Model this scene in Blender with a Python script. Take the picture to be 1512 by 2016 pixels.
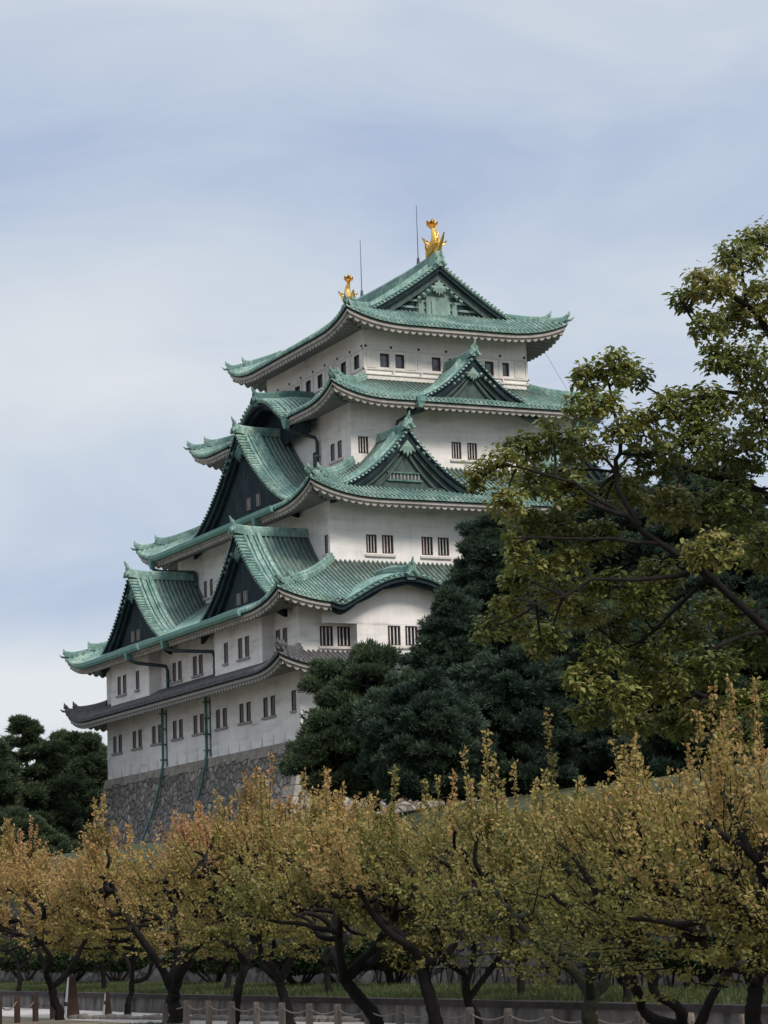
import bpy, math, random
import numpy as np
from mathutils import Vector, Matrix
R = math.radians
for o in list(bpy.data.objects): bpy.data.objects.remove(o)
scene = bpy.context.scene
COL = scene.collection
rng = np.random.default_rng(7)
random.seed(7)

# ---------------------------------------------------------------- camera
CAM = np.array([-80.487, -165.416, 1.6]); FPX = 5000.0
YAW, PIT, ROL = .4473, .1671, -.0329
_fw = np.array([math.sin(YAW)*math.cos(PIT), math.cos(YAW)*math.cos(PIT), math.sin(PIT)])
_rt = np.array([math.cos(YAW), -math.sin(YAW), 0.0]); _up = np.cross(_rt, _fw)
RT = math.cos(ROL)*_rt + math.sin(ROL)*_up; UP = -math.sin(ROL)*_rt + math.cos(ROL)*_up; FW = _fw
cam = bpy.data.cameras.new("camera"); camo = bpy.data.objects.new("camera", cam); COL.objects.link(camo)
camo.matrix_world = Matrix([[RT[0], UP[0], -FW[0], CAM[0]], [RT[1], UP[1], -FW[1], CAM[1]], [RT[2], UP[2], -FW[2], CAM[2]], [0, 0, 0, 1]])
cam.sensor_fit = 'VERTICAL'; cam.sensor_height = 24.0; cam.lens = FPX/2016*24.0
cam.clip_start = 0.5; cam.clip_end = 6000
scene.camera = camo
def at(u, v, D): return CAM + (FW + RT*(u-756)/FPX + UP*(1008-v)/FPX)*D

# ---------------------------------------------------------------- light
SUN_EL, SUN_AZ = 45.0, 170.0          # azimuth measured from +Y towards +X
world = bpy.data.worlds.new("World"); scene.world = world; world.use_nodes = True
wn = world.node_tree; wn.nodes.clear()
def N(nt, t, **kw):
    n = nt.nodes.new(t)
    for k, v in kw.items(): setattr(n, k, v)
    return n
def math_n(nt, op, a, b=None, c=None, clamp=False):
    n = nt.nodes.new('ShaderNodeMath'); n.operation = op; n.use_clamp = clamp
    for i, x in enumerate((a, b, c)):
        if x is None: continue
        if isinstance(x, (int, float)): n.inputs[i].default_value = x
        else: nt.links.new(x, n.inputs[i])
    return n.outputs[0]
def mixc(nt, fac, a, b, mode='MIX'):
    n = nt.nodes.new('ShaderNodeMix'); n.data_type = 'RGBA'; n.blend_type = mode
    for i, x in ((0, fac), (6, a), (7, b)):
        if isinstance(x, (int, float)): n.inputs[i].default_value = x
        elif isinstance(x, (tuple, list)): n.inputs[i].default_value = (*x[:3], 1)
        else: nt.links.new(x, n.inputs[i])
    return n.outputs[2]
def ramp(nt, fac, stops, interp='LINEAR'):
    n = nt.nodes.new('ShaderNodeValToRGB'); n.color_ramp.interpolation = interp
    e = n.color_ramp.elements
    while len(e) > 1: e.remove(e[-1])
    e[0].position = stops[0][0]; e[0].color = (*stops[0][1], 1)
    for p, c in stops[1:]:
        x = e.new(p); x.color = (*c, 1)
    nt.links.new(fac, n.inputs[0]); return n.outputs[0]
def noise(nt, vec, scale, detail=4, rough=.55, dist=0.0):
    n = nt.nodes.new('ShaderNodeTexNoise'); n.inputs['Scale'].default_value = scale
    n.inputs['Detail'].default_value = detail; n.inputs['Roughness'].default_value = rough
    n.inputs['Distortion'].default_value = dist
    nt.links.new(vec, n.inputs['Vector']); return n.outputs['Fac']
def mapping(nt, vec, scale=(1, 1, 1), rot=(0, 0, 0), loc=(0, 0, 0)):
    n = nt.nodes.new('ShaderNodeMapping'); n.inputs['Scale'].default_value = scale
    n.inputs['Rotation'].default_value = rot; n.inputs['Location'].default_value = loc
    nt.links.new(vec, n.inputs['Vector']); return n.outputs[0]

def build_world():
    nt = wn
    sky = N(nt, 'ShaderNodeTexSky', sky_type='NISHITA', sun_disc=False)
    sky.sun_elevation = R(SUN_EL); sky.sun_rotation = R(SUN_AZ)
    sky.air_density = 1.0; sky.dust_density = 1.6; sky.ozone_density = 1.5
    tc = N(nt, 'ShaderNodeTexCoord'); d = tc.outputs['Generated']
    sep = N(nt, 'ShaderNodeSeparateXYZ'); nt.links.new(d, sep.inputs[0])
    z = sep.outputs[2]
    # cloud deck coordinates: elevation angle and azimuth relative to the deck's own streak direction
    az = math_n(nt, 'ARCTAN2', sep.outputs[0], sep.outputs[1])
    el = math_n(nt, 'ARCSINE', z)
    comb = N(nt, 'ShaderNodeCombineXYZ'); nt.links.new(az, comb.inputs[0]); nt.links.new(el, comb.inputs[1])
    v1 = mapping(nt, comb.outputs[0], scale=(6, 17, 1), rot=(0, 0, R(-20)), loc=(1.3, .2, 0))
    n1 = noise(nt, v1, 1.0, 6, .55, .9)
    v2 = mapping(nt, comb.outputs[0], scale=(3.2, 6.5, 1), rot=(0, 0, R(-16)), loc=(.4, 3.2, 0))
    n2 = noise(nt, v2, 1.0, 3, .5, .3)
    # large banks of the deck: dull blue base at 13-17 deg, bright gap lower, darker bank low on the left
    def bump(x, c, w):
        t = math_n(nt, 'DIVIDE', math_n(nt, 'SUBTRACT', x, c), w)
        return math_n(nt, 'POWER', 2.71828, math_n(nt, 'MULTIPLY', math_n(nt, 'MULTIPLY', t, t), -1.0))
    bankA = bump(el, R(17.6), R(2.5))
    leftw = math_n(nt, 'MULTIPLY_ADD', math_n(nt, 'SUBTRACT', az, YAW), -4.0, .5, clamp=True)
    gap = math_n(nt, 'MULTIPLY', bump(el, R(13.0), R(2.0)), math_n(nt, 'MULTIPLY_ADD', leftw, .6, .4))
    bankB = math_n(nt, 'MULTIPLY', bump(el, R(7.9), R(1.3)), leftw)
    low = bump(el, R(5.7), R(1.0))
    f = math_n(nt, 'MULTIPLY_ADD', n1, .60, .08)
    f = math_n(nt, 'MULTIPLY_ADD', n2, .70, f)
    f = math_n(nt, 'MULTIPLY_ADD', bankA, -.20, f)
    f = math_n(nt, 'MULTIPLY_ADD', gap, .24, f)
    f = math_n(nt, 'MULTIPLY_ADD', bankB, -.24, f)
    f = math_n(nt, 'MULTIPLY_ADD', low, .46, f)
    f = math_n(nt, 'ADD', f, -.14, clamp=True)
    cl = ramp(nt, f, [(.10, (.40, .50, .69)), (.34, (.475, .56, .735)), (.52, (.58, .66, .785)), (.72, (.70, .755, .82)), (1.0, (.81, .84, .865))])
    # the deck is brighter overhead (thin cloud near the sun side)
    over = math_n(nt, 'MULTIPLY_ADD', math_n(nt, 'SUBTRACT', z, .45, clamp=True), 2.0, 1.0)
    clm = N(nt, 'ShaderNodeVectorMath', operation='SCALE'); nt.links.new(cl, clm.inputs[0]); nt.links.new(over, clm.inputs['Scale'])
    skys = N(nt, 'ShaderNodeVectorMath', operation='SCALE'); nt.links.new(sky.outputs[0], skys.inputs[0]); skys.inputs['Scale'].default_value = .10
    col = mixc(nt, .88, skys.outputs[0], clm.outputs[0])
    bg = N(nt, 'ShaderNodeBackground'); bg.inputs[1].default_value = 1.0
    nt.links.new(col, bg.inputs[0])
    out = N(nt, 'ShaderNodeOutputWorld'); nt.links.new(bg.outputs[0], out.inputs[0])
build_world()
sun = bpy.data.lights.new("sun", 'SUN'); suno = bpy.data.objects.new("sun", sun); COL.objects.link(suno)
sun.energy = 3.1; sun.angle = R(16); sun.color = (1.0, .915, .83)
sd = Vector((math.sin(R(SUN_AZ))*math.cos(R(SUN_EL)), math.cos(R(SUN_AZ))*math.cos(R(SUN_EL)), math.sin(R(SUN_EL))))
suno.rotation_euler = sd.to_track_quat('Z', 'Y').to_euler()
scene.view_settings.view_transform = 'Standard'; scene.view_settings.look = 'None'
scene.view_settings.exposure = 0.0; scene.view_settings.gamma = 1.0
scene.render.engine = 'CYCLES'
scene.cycles.max_bounces = 5; scene.cycles.diffuse_bounces = 3; scene.cycles.transparent_max_bounces = 4

# ---------------------------------------------------------------- materials
MATS = {}
def mat(name):
    m = bpy.data.materials.new(name); m.use_nodes = True
    nt = m.node_tree; b = nt.nodes['Principled BSDF']
    tc = N(nt, 'ShaderNodeTexCoord'); b.inputs['Specular IOR Level'].default_value = .2
    MATS[name] = m
    return m, nt, b, tc.outputs['Object']
def bump_to(nt, b, h, strength=.5, dist=.05):
    n = N(nt, 'ShaderNodeBump'); n.inputs['Strength'].default_value = strength; n.inputs['Distance'].default_value = dist
    nt.links.new(h, n.inputs['Height']); nt.links.new(n.outputs[0], b.inputs['Normal'])
def simple(name, c, rough=.7, var=.25, scale=3.0, metal=0.0, stretch=(1, 1, 1), bump=.0):
    m, nt, b, co = mat(name)
    f = noise(nt, mapping(nt, co, scale=stretch), scale, 5, .6)
    c = np.array(c)
    nt.links.new(ramp(nt, f, [(.28, tuple(c*(1-var))), (.72, tuple(np.minimum(c*(1+var), 1)))]), b.inputs['Base Color'])
    b.inputs['Roughness'].default_value = rough; b.inputs['Metallic'].default_value = metal
    if bump: bump_to(nt, b, f, .6, bump)
    return m
def attr(nt, name):
    n = N(nt, 'ShaderNodeAttribute'); n.attribute_name = name; return n.outputs['Fac']

def copper(name, a, b_, c, dark, darkamt=.5):
    m, nt, b, co = mat(name)
    f1 = noise(nt, co, .55, 5, .62)
    f2 = noise(nt, mapping(nt, co, scale=(1, 1, .35)), 4.2, 4, .65)
    f3 = noise(nt, co, 14, 3, .6)
    f = math_n(nt, 'ADD', math_n(nt, 'MULTIPLY', f1, .5), math_n(nt, 'MULTIPLY', f2, .5))
    col = ramp(nt, f, [(.38, a), (.5, b_), (.60, c)])
    # tarnished copper near the walls, where rain seldom washes it; pans between ribs darker too
    age_pan = attr(nt, 'age_pan')
    k = math_n(nt, 'MULTIPLY', math_n(nt, 'MULTIPLY_ADD', f2, 1.6, -.02), age_pan, clamp=True)
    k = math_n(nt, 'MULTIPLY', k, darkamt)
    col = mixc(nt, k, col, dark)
    f4 = noise(nt, mapping(nt, co, scale=(1.6, 1.6, .25)), 1.3, 5, .7, .4)
    col = mixc(nt, math_n(nt, 'MULTIPLY_ADD', f4, 4.0, -2.15, clamp=True), col, (.23, .31, .22))
    f5 = noise(nt, mapping(nt, co, scale=(2.2, 2.2, .3), loc=(7, 3, 1)), 1.6, 5, .7, .4)
    col = mixc(nt, math_n(nt, 'MULTIPLY', math_n(nt, 'MULTIPLY_ADD', f5, 5.0, -2.75, clamp=True), .7), col, (.075, .095, .08))
    k3 = math_n(nt, 'GREATER_THAN', f3, .64)
    col = mixc(nt, math_n(nt, 'MULTIPLY', k3, .22), col, (.07, .12, .10))
    nt.links.new(col, b.inputs['Base Color']); b.inputs['Roughness'].default_value = .62
    return m
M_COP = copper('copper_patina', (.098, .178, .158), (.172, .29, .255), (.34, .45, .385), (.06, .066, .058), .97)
M_COPD = copper('copper_dark', (.05, .105, .095), (.075, .15, .135), (.12, .22, .19), (.05, .06, .06))
M_COPL = copper('copper_gutter', (.10, .22, .19), (.13, .265, .23), (.17, .31, .27), (.06, .12, .11), .3)
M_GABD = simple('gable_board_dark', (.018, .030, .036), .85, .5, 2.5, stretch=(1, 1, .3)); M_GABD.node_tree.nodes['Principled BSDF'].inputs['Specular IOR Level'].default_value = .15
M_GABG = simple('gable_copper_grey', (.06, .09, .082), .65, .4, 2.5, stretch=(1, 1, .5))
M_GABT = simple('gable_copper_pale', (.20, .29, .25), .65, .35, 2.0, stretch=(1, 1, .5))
M_TILE = simple('grey_clay_tile', (.118, .116, .118), .6, .4, 3.0)
M_TILEL = simple('grey_tile_mortar', (.30, .28, .27), .7, .3, 5.0)
M_WOODD = simple('window_frame_brown', (.075, .045, .042), .6, .3, 6.0)
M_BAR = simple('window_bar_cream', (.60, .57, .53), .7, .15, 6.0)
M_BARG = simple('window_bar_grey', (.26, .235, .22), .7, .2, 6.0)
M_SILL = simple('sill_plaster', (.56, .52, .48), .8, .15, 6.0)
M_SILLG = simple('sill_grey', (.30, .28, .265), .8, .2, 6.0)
M_RED = simple('red_curtain', (.22, .03, .035), .8, .2, 6.0)
M_CREAM = simple('eave_band_cream', (.66, .625, .57), .75, .16, 1.8)
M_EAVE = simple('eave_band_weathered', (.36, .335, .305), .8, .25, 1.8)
M_SOFF = simple('soffit_plaster_shaded', (.22, .22, .215), .8, .16, 1.4)  # plaster colour darkened to hold the shade below the eaves
M_PIPE = simple('downpipe_dark', (.04, .055, .06), .5, .3, 4.0)
M_PIPEG = simple('downpipe_verdigris', (.10, .165, .16), .6, .45, 1.6)
M_ROD = simple('rod_iron', (.10, .10, .12), .5, .2, 4.0)
def glassmat():
    m, nt, b, co = mat('window_glass')
    b.inputs['Base Color'].default_value = (.03, .035, .045, 1); b.inputs['Roughness'].default_value = .12
    return m
M_GLASS = glassmat()
M_PANEL = simple('reflecting_pane_grey', (.15, .15, .17), .15, .3, 3.0)  # reflection on the panes put into a grey base colour
M_PANEL.node_tree.nodes['Principled BSDF'].inputs['Specular IOR Level'].default_value = .5
def goldmat():
    m, nt, b, co = mat('gold_leaf')
    f = noise(nt, co, 9, 3)
    nt.links.new(ramp(nt, f, [(.3, (.62, .33, .07)), (.7, (.95, .66, .20))]), b.inputs['Base Color'])
    b.inputs['Metallic'].default_value = .85; b.inputs['Roughness'].default_value = .36
    bump_to(nt, b, f, .5, .06)
    return m
M_GOLD = goldmat()
def plaster():
    m, nt, b, co = mat('white_plaster')
    f1 = noise(nt, co, .35, 5, .6); f2 = noise(nt, mapping(nt, co, scale=(1.3, 1.3, .14)), 1.5, 5, .65)
    f3 = noise(nt, mapping(nt, co, scale=(.4, .4, 2.4)), .9, 4, .6)
    f = math_n(nt, 'ADD', math_n(nt, 'MULTIPLY', f1, .4), math_n(nt, 'ADD', math_n(nt, 'MULTIPLY', f2, .18), math_n(nt, 'MULTIPLY', f3, .42)))
    col = ramp(nt, f, [(.35, (.47, .45, .425)), (.45, (.68, .655, .62)), (.57, (.80, .77, .735))])
    fw = noise(nt, mapping(nt, co, scale=(3.2, 3.2, .22), loc=(3, 1, 8)), 1.5, 5, .7)
    col = mixc(nt, math_n(nt, 'MULTIPLY', math_n(nt, 'MULTIPLY_ADD', fw, 6.0, -3.5, clamp=True), .35), col, (.36, .345, .325))
    fs = noise(nt, co, 9.0, 4, .7)
    col = mixc(nt, math_n(nt, 'MULTIPLY_ADD', fs, 1.5, -.82, clamp=True), col, (.42, .41, .39))
    # rust-brown weep marks above the stone base, one under each floor beam
    sp = N(nt, 'ShaderNodeSeparateXYZ'); nt.links.new(co, sp.inputs[0])
    fr = math_n(nt, 'FRACT', math_n(nt, 'MULTIPLY', math_n(nt, 'ADD', sp.outputs[0], sp.outputs[1]), 1/1.95))
    tri = math_n(nt, 'ABSOLUTE', math_n(nt, 'SUBTRACT', fr, .5))
    zz = math_n(nt, 'SUBTRACT', 15.15, sp.outputs[2])
    lim = math_n(nt, 'MULTIPLY', zz, .13)
    k = math_n(nt, 'MULTIPLY', math_n(nt, 'LESS_THAN', tri, lim), math_n(nt, 'GREATER_THAN', zz, 0.0))
    k = math_n(nt, 'MULTIPLY', k, math_n(nt, 'LESS_THAN', tri, .14))
    k = math_n(nt, 'MULTIPLY', k, math_n(nt, 'MULTIPLY_ADD', f2, 1.6, -.25, clamp=True))
    col = mixc(nt, k, col, (.42, .33, .29))
    nt.links.new(col, b.inputs['Base Color']); b.inputs['Roughness'].default_value = .85
    bump_to(nt, b, fs, .25, .02)
    return m
M_PLAS = plaster()
def stonemat(name, cols, sc=1.0, joint=(.05, .05, .05), stretch=(1, 1, 1.15), bd=.2):
    m, nt, b, co = mat(name)
    wv = N(nt, 'ShaderNodeVectorMath', operation='ADD')
    nz = N(nt, 'ShaderNodeTexNoise'); nz.inputs['Scale'].default_value = .9; nt.links.new(co, nz.inputs['Vector'])
    sc2 = N(nt, 'ShaderNodeVectorMath', operation='SCALE'); nt.links.new(nz.outputs['Color'], sc2.inputs[0]); sc2.inputs['Scale'].default_value = .7
    nt.links.new(co, wv.inputs[0]); nt.links.new(sc2.outputs[0], wv.inputs[1])
    v = mapping(nt, wv.outputs[0], scale=stretch)
    vo = N(nt, 'ShaderNodeTexVoronoi', feature='F1'); vo.inputs['Scale'].default_value = sc; nt.links.new(v, vo.inputs['Vector'])
    ve = N(nt, 'ShaderNodeTexVoronoi', feature='DISTANCE_TO_EDGE'); ve.inputs['Scale'].default_value = sc; nt.links.new(v, ve.inputs['Vector'])
    sp = N(nt, 'ShaderNodeSeparateColor'); nt.links.new(vo.outputs['Color'], sp.inputs[0])
    col = ramp(nt, sp.outputs[0], [(i/(len(cols)-1), c) for i, c in enumerate(cols)])
    fn = noise(nt, co, 4.0, 5, .7)
    col = mixc(nt, math_n(nt, 'MULTIPLY_ADD', fn, 1.2, -.35, clamp=True), col, tuple(np.array(cols[1])*.62))
    e = math_n(nt, 'MULTIPLY', ve.outputs['Distance'], 14.0, clamp=True)
    col = mixc(nt, e, joint, col)
    nt.links.new(col, b.inputs['Base Color']); b.inputs['Roughness'].default_value = .9
    h = math_n(nt, 'ADD', math_n(nt, 'MULTIPLY', ve.outputs['Distance'], 4.0, clamp=True), math_n(nt, 'MULTIPLY', fn, .35))
    bump_to(nt, b, h, 1.0, bd)
    return m
M_STONE = stonemat('keep_base_stone', [(.14, .13, .12), (.23, .21, .19), (.32, .28, .24), (.18, .165, .15), (.26, .235, .205), (.46, .40, .33), (.22, .205, .185)], 1.5, (.075, .07, .065))
M_CSTONE = simple('corner_stone_pale', (.26, .232, .20), .9, .35, 1.6, bump=.06)
M_RAMP = stonemat('rampart_stone', [(.036, .034, .034), (.068, .062, .058), (.10, .09, .08), (.05, .046, .045), (.17, .155, .135)], .8, (.015, .015, .015), bd=.3)
M_RWALL = simple('retaining_stone', (.14, .125, .115), .9, .75, 2.8, stretch=(1, 1, .35), bump=.04)
M_CAP = simple('retaining_cap_dark', (.045, .036, .035), .85, .4, 3.0, bump=.03)
M_KERB = simple('kerb_stone', (.16, .15, .14), .9, .35, 3.0, bump=.05)
M_POSTG = simple('post_weathered', (.15, .125, .105), .85, .35, 6.0, stretch=(1, 1, .2), bump=.02)
M_POSTB = simple('post_brown', (.060, .036, .028), .7, .3, 5.0)
M_ROPE = simple('rope_hemp', (.22, .18, .145), .9, .2, 12.0)
M_LITTER = simple('pine_bank_litter', (.045, .05, .022), .95, .5, 1.2, bump=.05)  # dark earth with pine litter
M_WHITE = simple('marker_white', (.74, .74, .73), .6, .08, 3.0)
M_BARK = simple('plum_bark', (.013, .011, .010), .95, .5, 7.0, stretch=(1, 1, .4), bump=.05)
M_BARKM = simple('mossy_bark', (.022, .026, .016), .95, .5, 5.0, bump=.05)
M_BARKP = simple('pine_bark', (.045, .035, .032), .95, .4, 6.0, bump=.05)
M_RUST = simple('trellis_wood', (.022, .017, .015), .8, .3, 6.0)
M_HEDGEW = simple('hedge_stem', (.04, .034, .028), .9, .3, 6.0)

def ground_mats():
    m, nt, b, co = mat('pale_path_gravel')
    f = noise(nt, co, .5, 5, .6); g = noise(nt, co, 20, 4, .8)
    col = ramp(nt, math_n(nt, 'ADD', math_n(nt, 'MULTIPLY', f, .5), math_n(nt, 'MULTIPLY', g, .5)), [(.35, (.33, .31, .285)), (.65, (.47, .445, .42))])
    nt.links.new(col, b.inputs['Base Color']); b.inputs['Roughness'].default_value = .95; bump_to(nt, b, g, .5, .02)
    m2, nt, b, co = mat('earth_ground')
    f = noise(nt, co, .35, 6, .65); g = noise(nt, co, 12, 4, .75)
    col = ramp(nt, math_n(nt, 'ADD', math_n(nt, 'MULTIPLY', f, .6), math_n(nt, 'MULTIPLY', g, .4)), [(.35, (.13, .105, .075)), (.5, (.20, .165, .125)), (.65, (.14, .15, .06))])
    nt.links.new(col, b.inputs['Base Color']); b.inputs['Roughness'].default_value = .95; bump_to(nt, b, g, .5, .03)
    m3, nt, b, co = mat('grass_turf')
    f = noise(nt, co, .6, 5, .65); g = noise(nt, co, 25, 4, .8)
    col = ramp(nt, math_n(nt, 'ADD', math_n(nt, 'MULTIPLY', f, .5), math_n(nt, 'MULTIPLY', g, .5)), [(.3, (.04, .058, .018)), (.5, (.065, .09, .028)), (.7, (.12, .13, .05))])
    nt.links.new(col, b.inputs['Base Color']); b.inputs['Roughness'].default_value = .95; bump_to(nt, b, g, .8, .05)
    return m, m2, m3
M_PATH, M_EARTH, M_GRASS = ground_mats()

def leafmat(name, stops, trans=.35, rough=.5, spec=.3):
    m, nt, b, co = mat(name)
    t = attr(nt, 'tint')
    col = ramp(nt, t, stops)
    nt.links.new(col, b.inputs['Base Color']); b.inputs['Roughness'].default_value = rough
    b.inputs['Specular IOR Level'].default_value = spec
    tr = N(nt, 'ShaderNodeBsdfTranslucent'); nt.links.new(col, tr.inputs[0])
    mx = N(nt, 'ShaderNodeMixShader'); mx.inputs[0].default_value = trans
    nt.links.new(b.outputs[0], mx.inputs[1]); nt.links.new(tr.outputs[0], mx.inputs[2])
    out = nt.nodes['Material Output']; nt.links.new(mx.outputs[0], out.inputs[0])
    return m
M_PLUM = leafmat('plum_leaf', [(0, (.11, .125, .036)), (.3, (.215, .20, .056)), (.55, (.34, .262, .085)), (.8, (.41, .245, .10)), (1, (.46, .245, .13))], .35, .6)
M_BROAD = leafmat('broad_leaf', [(0, (.070, .095, .024)), (.4, (.155, .18, .044)), (.7, (.27, .27, .075)), (1, (.36, .28, .12))], .32, .42, .45)
M_PINE = leafmat('pine_needle', [(0, (.026, .046, .032)), (.5, (.048, .078, .050)), (1, (.09, .125, .070))], .25, .6)
M_PINEG = leafmat('pine_needle_green', [(0, (.034, .056, .032)), (.5, (.064, .095, .048)), (1, (.12, .15, .072))], .25, .6)
M_HEDGE = leafmat('hedge_leaf', [(0, (.018, .034, .016)), (.5, (.036, .058, .022)), (1, (.075, .095, .035))], .15, .6)
M_BLADE = leafmat('grass_blade', [(0, (.035, .052, .016)), (.5, (.06, .085, .026)), (1, (.11, .12, .05))], .3, .6)

# ---------------------------------------------------------------- mesh helpers
def link(name, me, m, parent=None, smooth=False):
    o = bpy.data.objects.new(name, me); COL.objects.link(o)
    if m: me.materials.append(m)
    if smooth: me.polygons.foreach_set('use_smooth', [True]*len(me.polygons))
    if parent: o.parent = parent
    return o
class MB:
    def __init__(s): s.v = []; s.f = []; s.a = []
    def add(s, vs, fs, age_pan=0.0):
        o = len(s.v); s.v.extend([tuple(map(float, x)) for x in vs]); s.f.extend([tuple(i+o for i in f) for f in fs])
        if hasattr(age_pan, '__len__'): s.a.extend(age_pan)
        else: s.a.extend([age_pan]*len(vs))
    def grid(s, P, age_pan=None, closed=False):
        P = np.asarray(P); n, m = P.shape[:2]; vs = P.reshape(-1, 3)
        fs = []
        for i in range(n-1):
            for j in range(m if closed else m-1):
                k = (j+1) % m
                fs.append((i*m+j, i*m+k, (i+1)*m+k, (i+1)*m+j))
        s.add(vs, fs, 0.0 if age_pan is None else list(np.asarray(age_pan, float).reshape(-1)))
    def hexa(s, c):     # 8 corners: bottom 4 (ccw), top 4
        s.add(c, [(0, 3, 2, 1), (4, 5, 6, 7), (0, 1, 5, 4), (1, 2, 6, 5), (2, 3, 7, 6), (3, 0, 4, 7)])
    def box(s, x0, x1, y0, y1, z0, z1, T=None):
        c = [(x0, y0, z0), (x1, y0, z0), (x1, y1, z0), (x0, y1, z0), (x0, y0, z1), (x1, y0, z1), (x1, y1, z1), (x0, y1, z1)]
        if T: c = [T(*p) for p in c]
        s.hexa(c)
    def tube(s, pts, rad, seg=6, cap=True, soft=0):
        pts = [np.asarray(p, float) for p in pts]
        if not hasattr(rad, '__len__'): rad = [rad]*len(pts)
        rad = list(rad)
        for _ in range(soft):            # corner cutting
            q, qr = [pts[0]], [rad[0]]
            for i in range(len(pts)-1):
                q += [pts[i]*.75+pts[i+1]*.25, pts[i]*.25+pts[i+1]*.75]; qr += [rad[i]*.75+rad[i+1]*.25, rad[i]*.25+rad[i+1]*.75]
            pts, rad = q+[pts[-1]], qr+[rad[-1]]
        if soft > 1: rad = [r_*random.uniform(.88, 1.14) for r_ in rad]
        n = len(pts)
        ref = None; rings = []
        for i in range(n):
            t = pts[min(i+1, n-1)]-pts[max(i-1, 0)]; t = t/(np.linalg.norm(t)+1e-9)
            if ref is None: ref = np.array([0, 0, 1.]) if abs(t[2]) < .9 else np.array([1., 0, 0])
            a = np.cross(t, ref); a /= np.linalg.norm(a)+1e-9; b = np.cross(a, t); ref = b
            rings.append([pts[i]+rad[i]*(math.cos(2*math.pi*k/seg)*a+math.sin(2*math.pi*k/seg)*b) for k in range(seg)])
        o = len(s.v); s.grid(np.array(rings), closed=True)
        if cap:
            s.f.append(tuple(o+k for k in range(seg))); s.f.append(tuple(o+(n-1)*seg+k for k in range(seg))[::-1])
    def sweep(s, pts, prof, side, upv=None, cap=True, flat=False):
        """prof = list of (a,b): a along the sideways direction, b up"""
        pts = [np.asarray(p, float) for p in pts]; n = len(pts); m = len(prof); rings = []
        for i in range(n):
            t = pts[min(i+1, n-1)]-pts[max(i-1, 0)]; t /= np.linalg.norm(t)+1e-9
            sd_ = np.asarray(side, float); sd_ = sd_/np.linalg.norm(sd_)
            u_ = np.array([0, 0, 1.]) if flat else np.cross(sd_, t)
            if u_[2] < 0: u_ = -u_
            rings.append([pts[i]+a*sd_+b*u_ for a, b in prof])
        o = len(s.v); s.grid(np.array(rings), closed=True)
        if cap:
            s.f.append(tuple(o+k for k in range(m))); s.f.append(tuple(o+(n-1)*m+k for k in range(m))[::-1])
    def build(s, name, m, parent=None, smooth=False):
        me = bpy.data.meshes.new(name); me.from_pydata(s.v, [], s.f); me.update()
        a = me.attributes.new('age_pan', 'FLOAT', 'POINT'); a.data.foreach_set('value', np.array(s.a, dtype=np.float32))
        return link(name, me, m, parent, smooth)
def leaf_mesh(name, V, nper, faces_per, tint, m, parent=None):
    """V (n, nper, 3); faces_per: list of index tuples, all the same length"""
    n = V.shape[0]; fl = len(faces_per[0]); nf = n*len(faces_per)
    idx = (np.arange(n)[:, None, None]*nper + np.array(faces_per)[None]).reshape(-1)
    me = bpy.data.meshes.new(name)
    me.vertices.add(n*nper); me.vertices.foreach_set('co', V.reshape(-1).astype(np.float32))
    me.loops.add(len(idx)); me.loops.foreach_set('vertex_index', idx.astype(np.int32))
    me.polygons.add(nf); me.polygons.foreach_set('loop_start', np.arange(0, nf*fl, fl, dtype=np.int32))
    me.update(calc_edges=True)
    a = me.attributes.new('tint', 'FLOAT', 'POINT'); a.data.foreach_set('value', np.repeat(np.clip(tint, 0, 1), nper).astype(np.float32))
    return link(name, me, m, parent)
def tag(o, label=None, cat=None, group=None, kind=None):
    if label: o['label'] = label
    if cat: o['category'] = cat
    if group: o['group'] = group
    if kind: o['kind'] = kind
    return o
def empty(name, loc=(0, 0, 0), label=None, cat=None, group=None):
    o = bpy.data.objects.new(name, None); COL.objects.link(o); o.location = loc
    return tag(o, label, cat, group)
def norm(a): return a/(np.linalg.norm(a, axis=-1, keepdims=True)+1e-9)

# ================================================================ THE KEEP
K = 2.17
HW = {5: (3*K, 4*K), 4: (4*K, 5*K), 3: (5.5*K, 6.5*K), 1: (7.5*K, 8.5*K)}   # half widths (x, y) of each storey
SZ = 14.25                                                                     # top of the stone base
keep = empty('castle_keep', (0, 0, 0), 'tall white five-tiered castle keep with green copper roofs on a stone base', 'castle')
# sides: 0 front (-Y, the face on the right of the photo), 1 left (-X), 2 back (+Y), 3 right (+X)
NRM = [(0, -1), (-1, 0), (0, 1), (1, 0)]; TAN = [(1, 0), (0, -1), (-1, 0), (0, 1)]
def sd_map(side):
    nx, ny = NRM[side]; tx, ty = TAN[side]
    return lambda s, n, z: np.array([n*nx+s*tx, n*ny+s*ty, z])
def sd_arr(side, S, Nn, Z):
    nx, ny = NRM[side]; tx, ty = TAN[side]
    S, Nn, Z = np.broadcast_arrays(S, Nn, Z)
    return np.stack([Nn*nx+S*tx, Nn*ny+S*ty, Z], -1)
def halves(fl, side):
    w, l = HW[fl]; return (l, w) if side in (0, 2) else (w, l)                # (normal distance, half length)
OH = 2.45; PITCH = .34
RIB = [(0, 0), (.24, 0), (.30, .09), (.38, .145), (.5, .165), (.62, .145), (.70, .09), (.76, 0)]

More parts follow.
